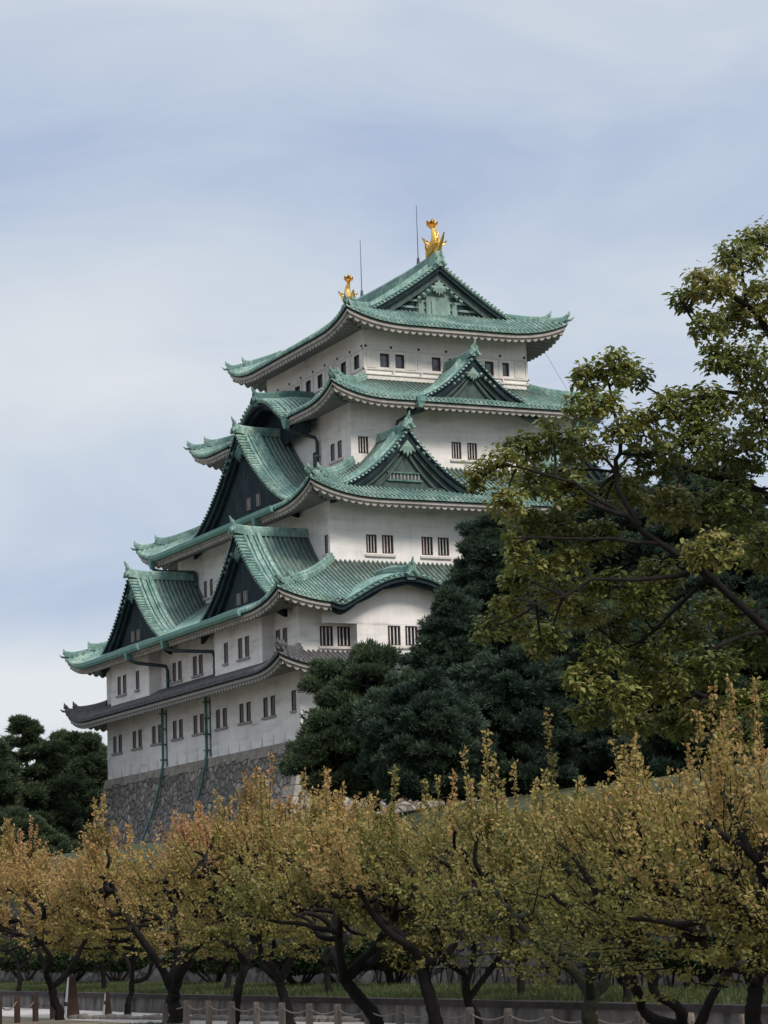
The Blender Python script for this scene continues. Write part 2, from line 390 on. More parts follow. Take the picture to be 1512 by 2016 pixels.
class Skirt:
    def __init__(s, up, lo, zt, ze, U, R_=5.5, kc=.28, oh=OH):
        s.up, s.lo, s.zt, s.ze, s.U, s.R, s.kc, s.oh = up, lo, zt, ze, U, R_, kc, oh
    def dims(s, side):
        n0, s0 = halves(s.up, side); nl, sl = halves(s.lo, side)
        if s.up == s.lo: n0, s0 = nl, sl
        return n0, nl+s.oh, s0, sl+s.oh, nl
    def z(s, side, S, Nn):
        n0, n1, s0, s1, nl = s.dims(side)
        t = (Nn-n0)/(n1-n0)
        hs = s0+(Nn-n0)
        c = np.clip((np.abs(S)-(hs-s.R))/s.R, 0, 1)
        return s.zt-(s.zt-s.ze)*(t+s.kc*t*(1-t)) + s.U*np.clip(t, 0, 1)**1.6*c**2.6
def rib_samples(a, b, pitch=PITCH):
    n = int(math.ceil((b-a)/pitch)); off = ((a+b)/2-n*pitch/2)
    S, H = [], []
    for i in range(n):
        for f, h in RIB:
            x = off+(i+f)*pitch
            if a <= x <= b: S.append(x); H.append(h)
    S = [a]+S+[b]; H = [0]+H+[0]
    return np.array(S), np.array(H)

def skirt_roof(tier, sk, mt, cuts={}, pitch=PITCH, edge_mat=None, hipmat=None, band_mat=None):
    mb = MB(); disc = MB(); hips = []; soffs = []; ends = []; creams = []; drk = MB()
    for side in range(4):
        n0, n1, s0, s1, nl = sk.dims(side)
        S, H = rib_samples(-s1, s1, pitch)
        rows = 12
        cut = cuts.get(side, [])
        nst = np.maximum(n0-.06, n0+np.abs(S)-s0)
        nen = np.full_like(S, n1)
        for (c, h, fn) in cut:                          # an eave gable lifts the eave here: the skirt stops where it dives under it
            for i, x in enumerate(S):
                if abs(x-c) < h:
                    ns = np.linspace(nst[i], n1, 60); zz = sk.z(side, x, ns); zk = fn(x)
                    bad = np.where(zz < zk-.25)[0]
                    if len(bad): nen[i] = max(nst[i]+.01, ns[bad[0]])
        T = np.linspace(0, 1, rows)[:, None]
        Nn = nst[None]+(nen-nst)[None]*T
        SS = np.broadcast_to(S[None], Nn.shape)
        Z = sk.z(side, SS, Nn)+H[None]
        tt = (Nn-n0)/(n1-n0)
        age_pan = np.clip(1.0-tt*1.9, 0, 1)+(1.8*(H[None] < .03)) + 0*tt  # darker towards the wall and in the pans between ribs
        mb.grid(sd_arr(side, SS, Nn, Z), age_pan)
        # rib end discs
        n = int(math.ceil(2*s1/pitch)); off = -n*pitch/2
        incut = lambda x: any(abs(x-c) < h for c, h, fn in cut)
        M = sd_map(side)
        for i in range(n):
            x = off+(i+.5)*pitch
            if abs(x) > s1-.1 or incut(x): continue
            z = float(sk.z(side, x, n1))+.035; r = .1
            ring = lambda nn, rr: [M(x+rr*math.cos(a), nn, z+rr*math.sin(a)) for a in np.arange(6)*math.pi/3+.5]
            a_, b_ = ring(n1-.05, r), ring(n1+.07, r)
            o = len(disc.v); disc.grid(np.array([a_, b_]), closed=True); disc.f.append(tuple(o+6+k for k in range(6)))
        # eave edge strips
        for seg in segs(-s1, s1, cut):
            x = np.linspace(seg[0], seg[1], max(8, int((seg[1]-seg[0])/.5)))
            def strip(target, prof):
                P = []
                for dn, dz in prof:
                    xs = np.clip(x, -(s1+dn), s1+dn)
                    P.append(sd_arr(side, xs, n1+dn, sk.z(side, x, n1)+dz))
                target.grid(np.array(P), np.full((len(prof), len(x)), .0))
            strip(disc, [(.0, .0), (.03, -.03), (.03, -.13), (-.10, -.13)])
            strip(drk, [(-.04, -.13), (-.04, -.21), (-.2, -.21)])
            cream = MB(); strip(cream, [(-.13, -.20), (-.13, -.41), (-.35, -.41)]); creams.append(cream)
        # scalloped rafters under the eave
        per = .52
        nsm = int(2*s1/per)*8; xs = np.linspace(-s1+.3, s1-.3, nsm)
        wav = np.abs(np.sin(math.pi*xs/per))**.75*.21
        nn = np.linspace(n1-.34, nl-.02, 7)
        P, ok = [], []
        fr_ = np.array([sd_arr(side, xs, n1-.26+0*xs, sk.z(side, xs, n1)-.38), sd_arr(side, xs, n1-.26+0*xs, sk.z(side, xs, n1)-.43-wav*1.15), sd_arr(side, xs, n1-.40+0*xs, sk.z(side, xs, n1)-.43-wav*1.15)])
        for j, q in enumerate(nn):
            hs = s0+(q-n0)-.02 if sk.up != sk.lo else s0+(q-n0)-.02
            xx = np.clip(xs, -hs, hs)
            zed = sk.z(side, xs*(s1/(s1-.3)), n1)
            liftd = zed-sk.ze
            zz = sk.ze+liftd*((q-nl)/(n1-nl)) - .44 - wav + (n1-.34-q)*.30
            P.append((xx, np.full_like(xx, q), zz))
        G = np.array([sd_arr(side, a, b, c) for a, b, c in P])
        # leave out the span of an eave gable
        for seg in segs(-s1+.3, s1-.3, cut):
            m_ = (xs >= seg[0]-.01) & (xs <= seg[1]+.01)
            if m_.sum() > 2:
                q_ = MB(); q_.grid(G[:, m_]); soffs.append(q_); q_ = MB(); q_.grid(fr_[:, m_]); ends.append(q_)
    # hips
    for (sx, sy) in ((-1, -1), (-1, 1), (1, -1), (1, 1)):
        n0, n1, s0, s1, nl = sk.dims(0)
        L = n1-n0
        def P_(t, dz): return np.array([sx*(s0+L*t), sy*(n0+L*t), float(sk.z(0, s0+L*t, n0+L*t))+dz])
        side_dir = (sx*1.0, -sy*1.0, 0) if True else None
        side_dir = (-sy*1.0, sx*1.0, 0); hip = MB(); hips.append(hip)
        for (t0, t1, h, w) in ((-.01, .78, .46, .20), (.74, 1.0, .32, .17)):
            tt = np.linspace(t0, t1, 12)
            pts = [P_(t, .08+(.25*(max(0, (t-t1+.12)/.12))**2)) for t in tt]
            hip.sweep(pts, [(-w-.06, -.1), (-w-.06, h*.45), (-w*.8, h*.5), (-w*.7, h*.85), (-w*.45, h), (w*.45, h), (w*.7, h*.85), (w*.8, h*.5), (w+.06, h*.45), (w+.06, -.1)], side_dir, flat=True)
            e = pts[-1]; d = np.array([sx, sy, 0])/math.sqrt(2)
            hip.tube([e+d*-.02+np.array([0, 0, h*.55]), e+d*.10+np.array([0, 0, h*.8]), e+d*.16+np.array([0, 0, h+.16])], [.17, .11, .03], 6)
            q = np.array(side_dir)/math.sqrt(2)
            for g in (-.2, 0, .2):
                hip.tube([e+q*g+np.array([0, 0, h*.35])-d*.05, e+q*g+d*.07+np.array([0, 0, h*.35])], .12, 7)
        e = P_(1.0, 0); d = np.array([sx, sy, 0])/math.sqrt(2)
        hip.tube([e-d*.3+np.array([0, 0, .08]), e+d*.28+np.array([0, 0, .18]), e+d*.5+np.array([0, 0, .34])], [.12, .09, .03], 6)   # corner tile
        # corner rafter under the hip
        crn = [P_(1-.02, -.52), P_((nl-n0)/L if L else 0, -.35)]
        b = [np.array([sx*(s1-.35), sy*(n1-.35), crn[0][2]]), np.array([sx*(s1-OH), sy*(n1-OH), sk.ze+.42])]
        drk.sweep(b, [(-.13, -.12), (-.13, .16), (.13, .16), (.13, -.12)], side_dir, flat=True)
    r = mb.build('roof', mt, keep, True)
    disc.build('eave_tiles', edge_mat or mt, r)
    for q_ in hips: q_.build('hip_ridge', hipmat or edge_mat or mt, r)
    drk.build('eave_shadow_board', M_GABD, r)
    for q_ in creams: q_.build('eave_band', M_EAVE if tier != 1 else M_SILLG, r)
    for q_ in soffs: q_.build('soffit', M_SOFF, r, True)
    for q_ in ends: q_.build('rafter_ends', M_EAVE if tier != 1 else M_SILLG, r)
    return r
def segs(a, b, cut):
    out = []; cur = a
    for c, h, fn in sorted(cut, key=lambda q: q[0]):
        out.append((cur, c-h)); cur = c+h
    out.append((cur, b)); return out

# --- karahafu (undulating gable) curve
def kara_fn(c, half, z0, h):
    def fn(x):
        u = min(1.0, abs(x-c)/half)
        b = (.5*(1+math.cos(math.pi*min(1, u/.86))))**.58 if u < .86 else 0.0
        return z0 + h*b + .22*max(0, (u-.86)/.14)**1.5
    return fn
K4 = kara_fn(0.0, 5.7, 38.0, 2.2)
K2a = kara_fn(-9.35, 5.65, 22.70, 1.98); K2b = kara_fn(9.35, 5.65, 22.70, 1.98)

SK4 = Skirt(5, 4, 40.28, 38.05, 1.05, 5.0)
SK3 = Skirt(4, 3, 33.75, 30.52, 1.15, 6.0)
SK2 = Skirt(3, 1, 26.45, 22.80, .95, 6.0)
SK1 = Skirt(1, 1, 19.85, 18.72, .85, 5.0, kc=.1)
r4 = skirt_roof(4, SK4, M_COP, {1: [(0.0, 5.5, K4)], 3: [(0.0, 5.5, K4)]})
r3 = skirt_roof(3, SK3, M_COP)
r2 = skirt_roof(2, SK2, M_COP, {0: [(-9.35, 5.5, K2a), (9.35, 5.5, K2b)]})
r1 = skirt_roof(1, SK1, M_TILE, edge_mat=M_TILE, hipmat=M_TILE)
r4['label'] = 'green copper roof under the top storey'; r3['label'] = 'green copper roof of the third tier'
r2['label'] = 'broad green copper roof of the second tier'; r1['label'] = 'low grey clay tile roof above the first storey'

# --- gables
def curve_f(u, k=.6): return u+k*u*(1-u)
def gable(side, c, half, n_back, n_front, za, zb, facemat, slots=None, ext=1.0, kk=.6, tone='dark', ridge_h=.5, roof_mat=None, windows=None, outer=.55, name='gable', rise=0.0):
    rm = roof_mat or M_COP
    M = sd_map(side); H2 = half+outer
    zt = za+.55; slope_ext = (zt-zb)
    def z(x):
        u = min(abs(x-c)/H2, 1.0); return zt-(zt-zb+.15)*curve_f(u, kk)
    zv = np.vectorize(z)
    root = bpy.data.objects.new(name, None); COL.objects.link(root); root.parent = keep
    mb, tr, rd, fr, bb = MB(), MB(), MB(), MB(), MB()
    vN = n_front-.62                     # verge strip begins
    for sg in (-1, 1):
        # main slopes, ribs run down (constant n)
        nn, hh = rib_samples(n_back, vN-.5)
        us = np.linspace(0, 1, 14)
        X = c+sg*us*H2; Z = zv(X)
        # slope normal for rib offset
        G = np.zeros((len(nn), len(us), 3)); A = np.zeros((len(nn), len(us)))
        for i in range(len(nn)):
            G[i] = sd_arr(side, X, nn[i]+0*X, Z+hh[i]*1.2)
            A[i] = min(1, max(0, (vN-nn[i])/max(1.5, (vN-n_back))*1.6-.3)+(1.8 if hh[i] < .03 else 0))
        mb.grid(G, A)
        # two rolls and the descending ridge
        path = [np.array(M(c+sg*u*H2, 0, z(c+sg*u*H2))) for u in np.linspace(0, 1.0, 16)]
        nv = M(0, 1, 0); tdir = M(0, 1, 0)-M(0, 0, 0)
        for off, rr in ((.12, .13), (.42, .13)):
            tr.tube([p+tdir*(vN-off)+np.array([0, 0, .1]) for p in path], rr, 6)
        mb.grid(np.array([[p+tdir*(vN-.52) for p in path], [p+tdir*(vN+.02) for p in path]]))
        # descending ridge, with its end ornament
        path2 = [np.array(M(c+sg*u*H2, vN-.95, z(c+sg*u*H2))) for u in np.linspace(0.02, .86, 14)]
        rd.sweep(path2, [(-.22, -.1), (-.22, .18), (-.14, .22), (-.12, .40), (.12, .40), (.14, .22), (.22, .18), (.22, -.1)], tdir)
        e = path2[-1]; sv = M(sg, 0, 0)-M(0, 0, 0)
        rd.tube([e+np.array([0, 0, .15]), e+sv*.15+np.array([0, 0, .35]), e+sv*.22+np.array([0, 0, .7])], [.24, .16, .04], 6)
        # verge: short tile ribs running across the edge with round ends
        L = 0; dense = [np.array(M(c+sg*u*H2, 0, z(c+sg*u*H2))) for u in np.linspace(0, 1.02, 160)]
        acc = 0; last = dense[0]
        mb.grid(np.array([[p+tdir*vN for p in path], [p+tdir*(n_front-.02) for p in path]]))
        fr.grid(np.array([[p+tdir*n_front+np.array([0, 0, .02]) for p in path], [p+tdir*(n_front)+np.array([0, 0, -.16]) for p in path], [p+tdir*(n_front-.3)+np.array([0, 0, -.16]) for p in path]]))
        for p in dense[1:]:
            acc += np.linalg.norm(p-last); last = p
            if acc > .30:
                acc = 0
                a = p+tdir*vN+np.array([0, 0, .05]); b = p+tdir*(n_front+.07)+np.array([0, 0, .05])
                tr.tube([a, b], .105, 6)
        # underside + barge boards following the curve
        def board(n_a, n_b, dz0, dz1, target, mtl_pts=path):
            P = [[p+tdir*n_b+np.array([0, 0, dz0]) for p in path], [p+tdir*n_b+np.array([0, 0, dz1]) for p in path], [p+tdir*n_a+np.array([0, 0, dz1]) for p in path], [p+tdir*n_a+np.array([0, 0, dz0]) for p in path]]
            target.grid(np.array(P+[P[0]]))
        board(n_front-.40, n_front-.12, -.16, -.62, fr)
        board(n_front-.62, n_front-.38, -.5, -1.02, bb)
        fr.grid(np.array([[p+tdir*(n_front-.3)+np.array([0, 0, -.14]) for p in path], [p+tdir*(n_front-1.4)+np.array([0, 0, -.14]) for p in path]]))
    # ridge
    za_r = zt+.05
    rpts = [np.array(M(c, q, za_r+.16*max(0, (q-(n_front-1.6))/1.6)**2)) for q in np.linspace(n_back, n_front-.05, 10)]
    sv = M(1, 0, 0)-M(0, 0, 0); h = ridge_h
    rd.sweep(rpts, [(-.27, -.15), (-.27, h*.4), (-.2, h*.45), (-.18, h*.8), (-.1, h), (.1, h), (.18, h*.8), (.2, h*.45), (.27, h*.4), (.27, -.15)], sv, flat=True)
    e = rpts[-1]; tdir = M(0, 1, 0)-M(0, 0, 0)
    orn = MB()
    ornament_plate(orn, e, sv, tdir, .78)
    # triangular face
    nf = n_front-.66
    us = np.linspace(-1, 1, 29); X = c+us*half
    ztop = np.array([z(x)-.55 for x in X]); ztop = np.maximum(ztop, zb-.3)
    fc = MB()
    fc.grid(np.array([sd_arr(side, X, nf+0*X, ztop), sd_arr(side, X, nf+0*X, np.full_like(X, zb-.6))]))
    # base beam and inner gable frame
    bm_ = MB(); lo_ = zb+.02
    Mx = lambda a, b, cc: M(a, b, cc)
    bm_.box(c-half*.93, c+half*.93, nf, nf+.16, lo_, lo_+.18, Mx)
    for k_ in ((.62,) if tone != 'dark' else ()):
        for sg in (-1, 1):
            pp = [np.array(M(c+sg*u*half*k_, nf+.08, (zb+.2)+(z(c+sg*u*half*.93)-zb-.95)*.80)) for u in np.linspace(0, 1.25, 10)]
            pp = [p for p in pp if p[2] > zb+.1]
            bm_.sweep(pp, [(-.08, -.09), (-.08, .09), (.1, .09), (.1, -.09)], tdir)
    f_o = fc.build('gable_wall', facemat, root)
    bm_.build('gable_beam', M_GABG if tone != 'dark' else M_GABD, f_o)
    if tone != 'dark':                   # carved pendant under the apex
        g = MB(); pendant(g, np.array(M(c, nf+.3, z(c)-1.15)), sv, tdir, (za-zb)*.20)
        g.build('pendant_carving', M_GABT, f_o)
    else:
        g = MB(); pendant(g, np.array(M(c, nf+.3, z(c)-1.25)), sv, tdir, (za-zb)*.14)
        g.build('pendant_carving', M_COPD, f_o)
    for (dx, zc, w, hh) in (windows or []):
        g = MB(); g.box(c+dx-w/2, c+dx+w/2, nf-.05, nf+.06, zc-hh/2, zc+hh/2, Mx); g.box(c+dx-w/2-.07, c+dx-w/2, nf, nf+.14, zc-hh/2-.05, zc+hh/2+.05, Mx); g.box(c+dx+w/2, c+dx+w/2+.07, nf, nf+.14, zc-hh/2-.05, zc+hh/2+.05, Mx)
        g.build('vent', M_BARG, f_o)
    if slots:                            # white slatted vent
        g = MB(); x0, x1, zc, hh, nsl = slots
        for i in range(nsl):
            xc = x0+(x1-x0)*(i+.5)/nsl; w = (x1-x0)/nsl*.32
            g.box(c+xc-w/2, c+xc+w/2, nf, nf+.05, zc-hh/2, zc+hh/2, Mx)
        g.build('vent_slats', M_SILLG, f_o)
        g = MB(); g.box(c+x0-.1, c+x1+.1, nf+.0, nf+.12, zc-hh/2-.12, zc-hh/2, Mx); g.box(c+x0-.1, c+x1+.1, nf+.0, nf+.12, zc+hh/2, zc+hh/2+.1, Mx); g.build('vent_frame', M_COPD, f_o)
    mo = mb.build('gable_roof', rm, root, True)
    tr.build('verge_tiles', M_COP, mo, True)
    rd.build('ridge', M_COP if tone != 'x' else rm, mo)
    fr.build('verge_underside', M_GABD, root); bb.build('bargeboard', M_GABG if tone != 'dark' else M_GABD, root)
    orn.build('ridge_ornament', M_COP, root)
    return root
def ornament_plate(g, e, sv, td, s):
    pts = [(-.42, -.35), (-.5, 0), (-.34, .28), (-.36, .55), (-.2, .62), (-.1, .8), (0, .86), (.1, .8), (.2, .62), (.36, .55), (.34, .28), (.5, 0), (.42, -.35)]
    a = [e+td*.0+sv*x*s+np.array([0, 0, y*s+.1]) for x, y in pts]; b = [p+td*.16 for p in a]
    n = len(pts); g.add(a+b, [tuple(range(n)), tuple(range(n, 2*n))[::-1]]+[(i, (i+1) % n, n+(i+1) % n, n+i) for i in range(n)])
    g.tube([e+td*.1+np.array([0, 0, .75*s]), e+td*.22+np.array([0, 0, 1.05*s]), e+td*.32+np.array([0, 0, 1.32*s])], [.13, .09, .03], 6)
    for sg in (-1, 1):
        g.tube([e+td*.18+sv*sg*.15*s+np.array([0, 0, .2]), e+td*.22+sv*sg*.42*s+np.array([0, 0, -.12]), e+td*.2+sv*sg*.62*s+np.array([0, 0, .02])], [.14, .12, .05], 6)
def pendant(g, e, sv, td, s):
    # carved scroll: lobed plate with leaf scrolls on both sides
    pts = [(0, 1.1), (.25, .7), (.6, .65), (.55, .3), (1.0, .2), (1.3, -.1), (1.0, -.18), (.8, -.5), (.55, -.25), (.38, -.75), (.16, -.5), (0, -1.0)]
    pts = pts+[(-x, y) for x, y in pts[-2:0:-1]]
    a = [e+sv*x*s+np.array([0, 0, y*s]) for x, y in pts]; b = [p+td*.14 for p in a]; n = len(pts); cc = [e+td*.24]
    g.add(a+b+cc, [(i, (i+1) % n, n+(i+1) % n, n+i) for i in range(n)]+[(n+i, n+(i+1) % n, 2*n) for i in range(n)])
    for sg in (-1, 1):
        for k in range(4):
            q = e+sv*sg*s*(.9+.62*k)+np.array([0, 0, s*(-.1-.50*k)])
            g.tube([q+td*.1+np.array([0, 0, .28*s]), q+td*.22+sv*sg*.18*s, q+td*.1+sv*sg*.30*s+np.array([0, 0, -.34*s])], [.10*s+.04, .17*s+.05, .06*s], 6)

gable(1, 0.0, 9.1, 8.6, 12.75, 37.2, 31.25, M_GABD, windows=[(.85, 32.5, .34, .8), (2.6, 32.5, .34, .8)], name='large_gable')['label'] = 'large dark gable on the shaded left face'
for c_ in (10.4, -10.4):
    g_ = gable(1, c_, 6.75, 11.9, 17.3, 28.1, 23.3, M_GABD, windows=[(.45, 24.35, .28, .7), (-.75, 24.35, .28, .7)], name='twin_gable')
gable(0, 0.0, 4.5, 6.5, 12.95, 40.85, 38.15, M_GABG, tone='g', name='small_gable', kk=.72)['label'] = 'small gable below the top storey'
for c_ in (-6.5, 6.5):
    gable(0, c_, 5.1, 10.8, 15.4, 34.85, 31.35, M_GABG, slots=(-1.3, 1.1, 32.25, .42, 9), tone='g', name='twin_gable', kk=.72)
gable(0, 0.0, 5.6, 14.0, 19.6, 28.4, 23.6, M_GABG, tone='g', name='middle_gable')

# --- karahafu roofs
def kara(side, c, half, fn, n_back, n_front, fillmat, wall_n, name='undulating_gable', cren=False):
    M = sd_map(side); root = bpy.data.objects.new(name, None); COL.objects.link(root); root.parent = keep
    tdir = M(0, 1, 0)-M(0, 0, 0); sv = M(1, 0, 0)-M(0, 0, 0)
    mb, tr, fr, bd, rd, fl = MB(), MB(), MB(), MB(), MB(), MB()
    X = np.linspace(c-half, c+half, 61); Z = np.array([fn(x) for x in X])
    nn, hh = rib_samples(n_back, n_front-.45)
    G = np.array([sd_arr(side, X, q+0*X, Z+h_+(Z-Z.min())*.14*(lambda t: t*t*(3-2*t))(np.clip((n_front-.45-q)/2.6, 0, 1))) for q, h_ in zip(nn, hh)])
    A = np.array([[np.clip((n_front-q)/4-.5, 0, 1)+(1.7 if h_ < .03 else 0)]*len(X) for q, h_ in zip(nn, hh)])
    mb.grid(G, A)
    mb.grid(np.array([sd_arr(side, X, n_front-.47+0*X, Z+.02), sd_arr(side, X, n_front+0*X, Z)]))
    pts = [np.array(M(x, 0, z)) for x, z in zip(X, Z)]
    tr.tube([p+tdir*(n_front-.55)+np.array([0, 0, .1]) for p in pts], .12, 6)
    tr.tube([p+tdir*(n_front-.95)+np.array([0, 0, .12]) for p in pts], .12, 6)
    acc = 0
    for i in range(1, len(pts)):
        a0, b0 = pts[i-1], pts[i]; L = np.linalg.norm(b0-a0)
        acc += L
        if acc >= .29:
            acc = 0
            tr.tube([b0+tdir*(n_front-.45)+np.array([0, 0, .05]), b0+tdir*(n_front+.07)+np.array([0, 0, .05])], .10, 6)
    def strip(n_a, n_b, z0, z1, g):
        g.grid(np.array([[p+tdir*n_b+np.array([0, 0, z0]) for p in pts], [p+tdir*n_b+np.array([0, 0, z1]) for p in pts], [p+tdir*n_a+np.array([0, 0, z1]) for p in pts]]))
    strip(n_front-.3, n_front, -.02, -.16, tr)
    strip(n_front-.5, n_front-.14, -.16, -.45, fr)
    # second board hung lower with a cusped lower edge
    low = [np.array([0, 0, -.58-.14*abs(math.sin((x-c)*1.7))]) for x in X]
    bd.grid(np.array([[p+tdir*(n_front-.45)+np.array([0, 0, -.40]) for p in pts], [p+tdir*(n_front-.45)+l_ for p, l_ in zip(pts, low)], [p+tdir*(n_front-.7)+l_ for p, l_ in zip(pts, low)]]))
    fl.grid(np.array([[p+tdir*(n_front-.3)+np.array([0, 0, -.3]) for p in pts], [p+tdir*(wall_n-.05)+np.array([0, 0, -.3]) for p in pts]]))
    o = mb.build('gable_roof', M_COP, root, True); tr.build('verge_tiles', M_COP, o, True)
    fr.build('bargeboard', M_GABD, root); bd.build('cusped_board', M_GABD, root)
    fl.build('gable_soffit', M_GABD, root)
    # fill of the arch at the wall
    f2 = MB(); f2.grid(np.array([sd_arr(side, X, wall_n+0*X, Z-.32), sd_arr(side, X, wall_n+0*X, np.full_like(Z, Z.min()-1.1))])) ; f2.build('arch_infill', fillmat, root)
    rz = fn(c)
    rp = [np.array(M(c, q, rz+.05+(rz-Z.min())*.14*(lambda t: t*t*(3-2*t))(min(1, max(0, (n_front-.45-q)/2.6))))) for q in np.linspace(n_back, n_front-.05, 17)]
    h = .62
    rd.sweep(rp, [(-.3, -.4), (-.3, h*.4), (-.22, h*.45), (-.2, h*.8), (-.1, h), (.1, h), (.2, h*.8), (.22, h*.45), (.3, h*.4), (.3, -.4)], sv, flat=True)
    rd.build('ridge', M_COP if side == 0 else M_COPD, o)
    og = MB(); ornament_plate(og, rp[-1], sv, tdir, .8); og.build('ridge_ornament', M_COPD if side == 1 else M_COP, root)
    return root
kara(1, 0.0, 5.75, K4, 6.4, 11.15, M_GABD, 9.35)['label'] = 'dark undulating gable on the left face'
kara(0, -9.35, 5.7, K2a, 13.9, 20.95, M_PLAS, 19.36)['label'] = 'wide undulating gable over the white bay'
kara(0, 9.35, 5.7, K2b, 13.9, 20.95, M_PLAS, 19.36)

# --- top roof (hip and gable)
def top_roof():
    OH = 2.25; W, L = HW[5][0]+OH, HW[5][1]+OH; ze, yg = 43.98, 8.05
    def P(q): return ze + .432*q + .0195*q*q
    U_, RR = 1.0, 5.5
    def zside(ax, ay):      # ax,ay = |x|,|y|
        q = W-ax; d = np.minimum(q, 9)
        hs = L-q
        t = np.clip(1-q/4.5, 0, 1)
        c = np.clip((ay-(hs-RR))/RR, 0, 1)*(ay > 0)
        return P(q)+U_*t**1.6*c**2.6
    def zfront(ax, ay):
        q = L-ay; hs = W-q; t = np.clip(1-q/4.5, 0, 1); c = np.clip((ax-(hs-RR))/RR, 0, 1)
        return P(q)+U_*t**1.6*c**2.6
    mb, disc, hip, cream, soff, drk, tr, fr, bb = [MB() for _ in range(9)]
    for sx in (-1, 1):
        Y, H = rib_samples(-L, L)
        st = np.where(np.abs(Y) < yg+.5, 0.0, 0)  # ax start
        axs = np.where(np.abs(Y) <= yg-1.0, 0.0, W-(L-np.abs(Y)))
        zone = np.abs(Y) <= yg-.9
        T = np.linspace(0, 1, 16)[:, None]
        for m_ in (zone, Y > yg-1.2, Y < -(yg-1.2)):
            y, h = Y[m_], H[m_]
            a0 = np.where(np.abs(y) <= yg-.9, 0.0, W-(L-np.abs(y))) if m_ is zone else W-(L-np.abs(y))
            AX = a0[None]+(W-a0)[None]*T; AY = np.broadcast_to(np.abs(y)[None], AX.shape)
            Z = zside(AX, AY)+h[None]*1.1
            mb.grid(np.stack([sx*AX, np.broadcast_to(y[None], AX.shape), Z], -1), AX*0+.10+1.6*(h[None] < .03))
    for sy in (-1, 1):
        X, H = rib_samples(-W, W)
        T = np.linspace(0, 1, 8)[:, None]
        ay0 = np.maximum(yg-.7, L-(W-np.abs(X)))
        AY = ay0[None]+(L-ay0)[None]*T; AX = np.broadcast_to(np.abs(X)[None], AY.shape)
        mb.grid(np.stack([np.broadcast_to(X[None], AY.shape), sy*AY, zfront(AX, AY)+H[None]], -1), AY*0+1.6*(H[None] < .03))
    # eaves
    for side in range(4):
        n1, s1 = (L, W) if side in (0, 2) else (W, L); nl = n1-OH
        M = sd_map(side)
        ez = lambda x: ze+U_*np.clip((np.abs(x)-(s1-RR))/RR, 0, 1)**2.6
        n = int(math.ceil(2*s1/PITCH))
        for i in range(n):
            x = -n*PITCH/2+(i+.5)*PITCH
            if abs(x) > s1-.1: continue
            z = float(ez(x))+.035
            ring = lambda q, rr: [M(x+rr*math.cos(a), q, z+rr*math.sin(a)) for a in np.arange(6)*math.pi/3+.5]
            o = len(disc.v); disc.grid(np.array([ring(n1-.05, .1), ring(n1+.07, .1)]), closed=True); disc.f.append(tuple(o+6+k for k in range(6)))
        x = np.linspace(-s1, s1, 50)
        def strip(target, prof):
            target.grid(np.array([sd_arr(side, np.clip(x, -(s1+dn), s1+dn), n1+dn, ez(x)+dz) for dn, dz in prof]))
        strip(disc, [(.0, .0), (.03, -.03), (.03, -.13), (-.10, -.13)])
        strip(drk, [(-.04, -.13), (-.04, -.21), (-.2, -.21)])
        q_ = MB(); strip(q_, [(-.13, -.20), (-.13, -.44), (-.35, -.44)]); q_.build('eave_band', M_EAVE, keep)
        per = .54; xs = np.linspace(-s1+.3, s1-.3, int(2*s1/per)*8); wav = np.abs(np.sin(math.pi*xs/per))**.75*.24
        rows = []
        fr_ = np.array([sd_arr(side, xs, n1-.26+0*xs, ez(xs)-.40), sd_arr(side, xs, n1-.26+0*xs, ez(xs)-.45-wav*1.15), sd_arr(side, xs, n1-.40+0*xs, ez(xs)-.45-wav*1.15)])
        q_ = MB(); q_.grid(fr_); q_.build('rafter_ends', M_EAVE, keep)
        for q in np.linspace(n1-.34, nl-.02, 7):
            hs = s1-(n1-q)-.02; lift = ez(xs*(s1/(s1-.3)))-ze
            rows.append(sd_arr(side, np.clip(xs, -hs, hs), q+0*xs, ze+lift*((q-nl)/(n1-nl))-.46-wav+(n1-.34-q)*.30))
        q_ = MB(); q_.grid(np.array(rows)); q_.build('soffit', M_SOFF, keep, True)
    # hips below the gable + descending ridges
    hips = []
    for sx in (-1, 1):
        for sy in (-1, 1):
            def Q(t, dz=0.0):      # t 0 at the gable foot, 1 at the tip
                q = (L-yg)*(1-t); return np.array([sx*(W-q), sy*(L-q), float(zfront(W-q, L-q))+dz])
            d = np.array([sx, sy, 0])/math.sqrt(2); sdv = (-sy*1.0, sx*1.0, 0); hip = MB(); hips.append(hip)
            for (t0, t1, h, w) in ((-.1, .66, .38, .19), (.6, 1.0, .32, .17)):
                pts = [Q(t, .06+.25*max(0, (t-t1+.14)/.14)**2) for t in np.linspace(t0, t1, 12)]
                hip.sweep(pts, [(-w-.05, -.1), (-w-.05, h*.45), (-w*.8, h*.5), (-w*.7, h*.85), (-w*.45, h), (w*.45, h), (w*.7, h*.85), (w*.8, h*.5), (w+.05, h*.45), (w+.05, -.1)], sdv, flat=True)
                e = pts[-1]
                hip.tube([e+np.array([0, 0, h*.55]), e+d*.10+np.array([0, 0, h*.8]), e+d*.18+np.array([0, 0, h+.18])], [.17, .11, .03], 6)
            e = Q(1.0); hip.tube([e-d*.3+np.array([0, 0, .08]), e+d*.28+np.array([0, 0, .18]), e+d*.5+np.array([0, 0, .36])], [.12, .09, .03], 6)
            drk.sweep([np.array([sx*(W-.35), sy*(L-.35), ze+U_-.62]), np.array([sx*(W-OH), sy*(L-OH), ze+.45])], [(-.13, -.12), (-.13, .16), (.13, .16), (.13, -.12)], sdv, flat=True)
    # gable ends
    ends_ = []
    yf = yg+.28                       # verge plane
    half = W-(L-yg)                   # where the verge meets the skirt
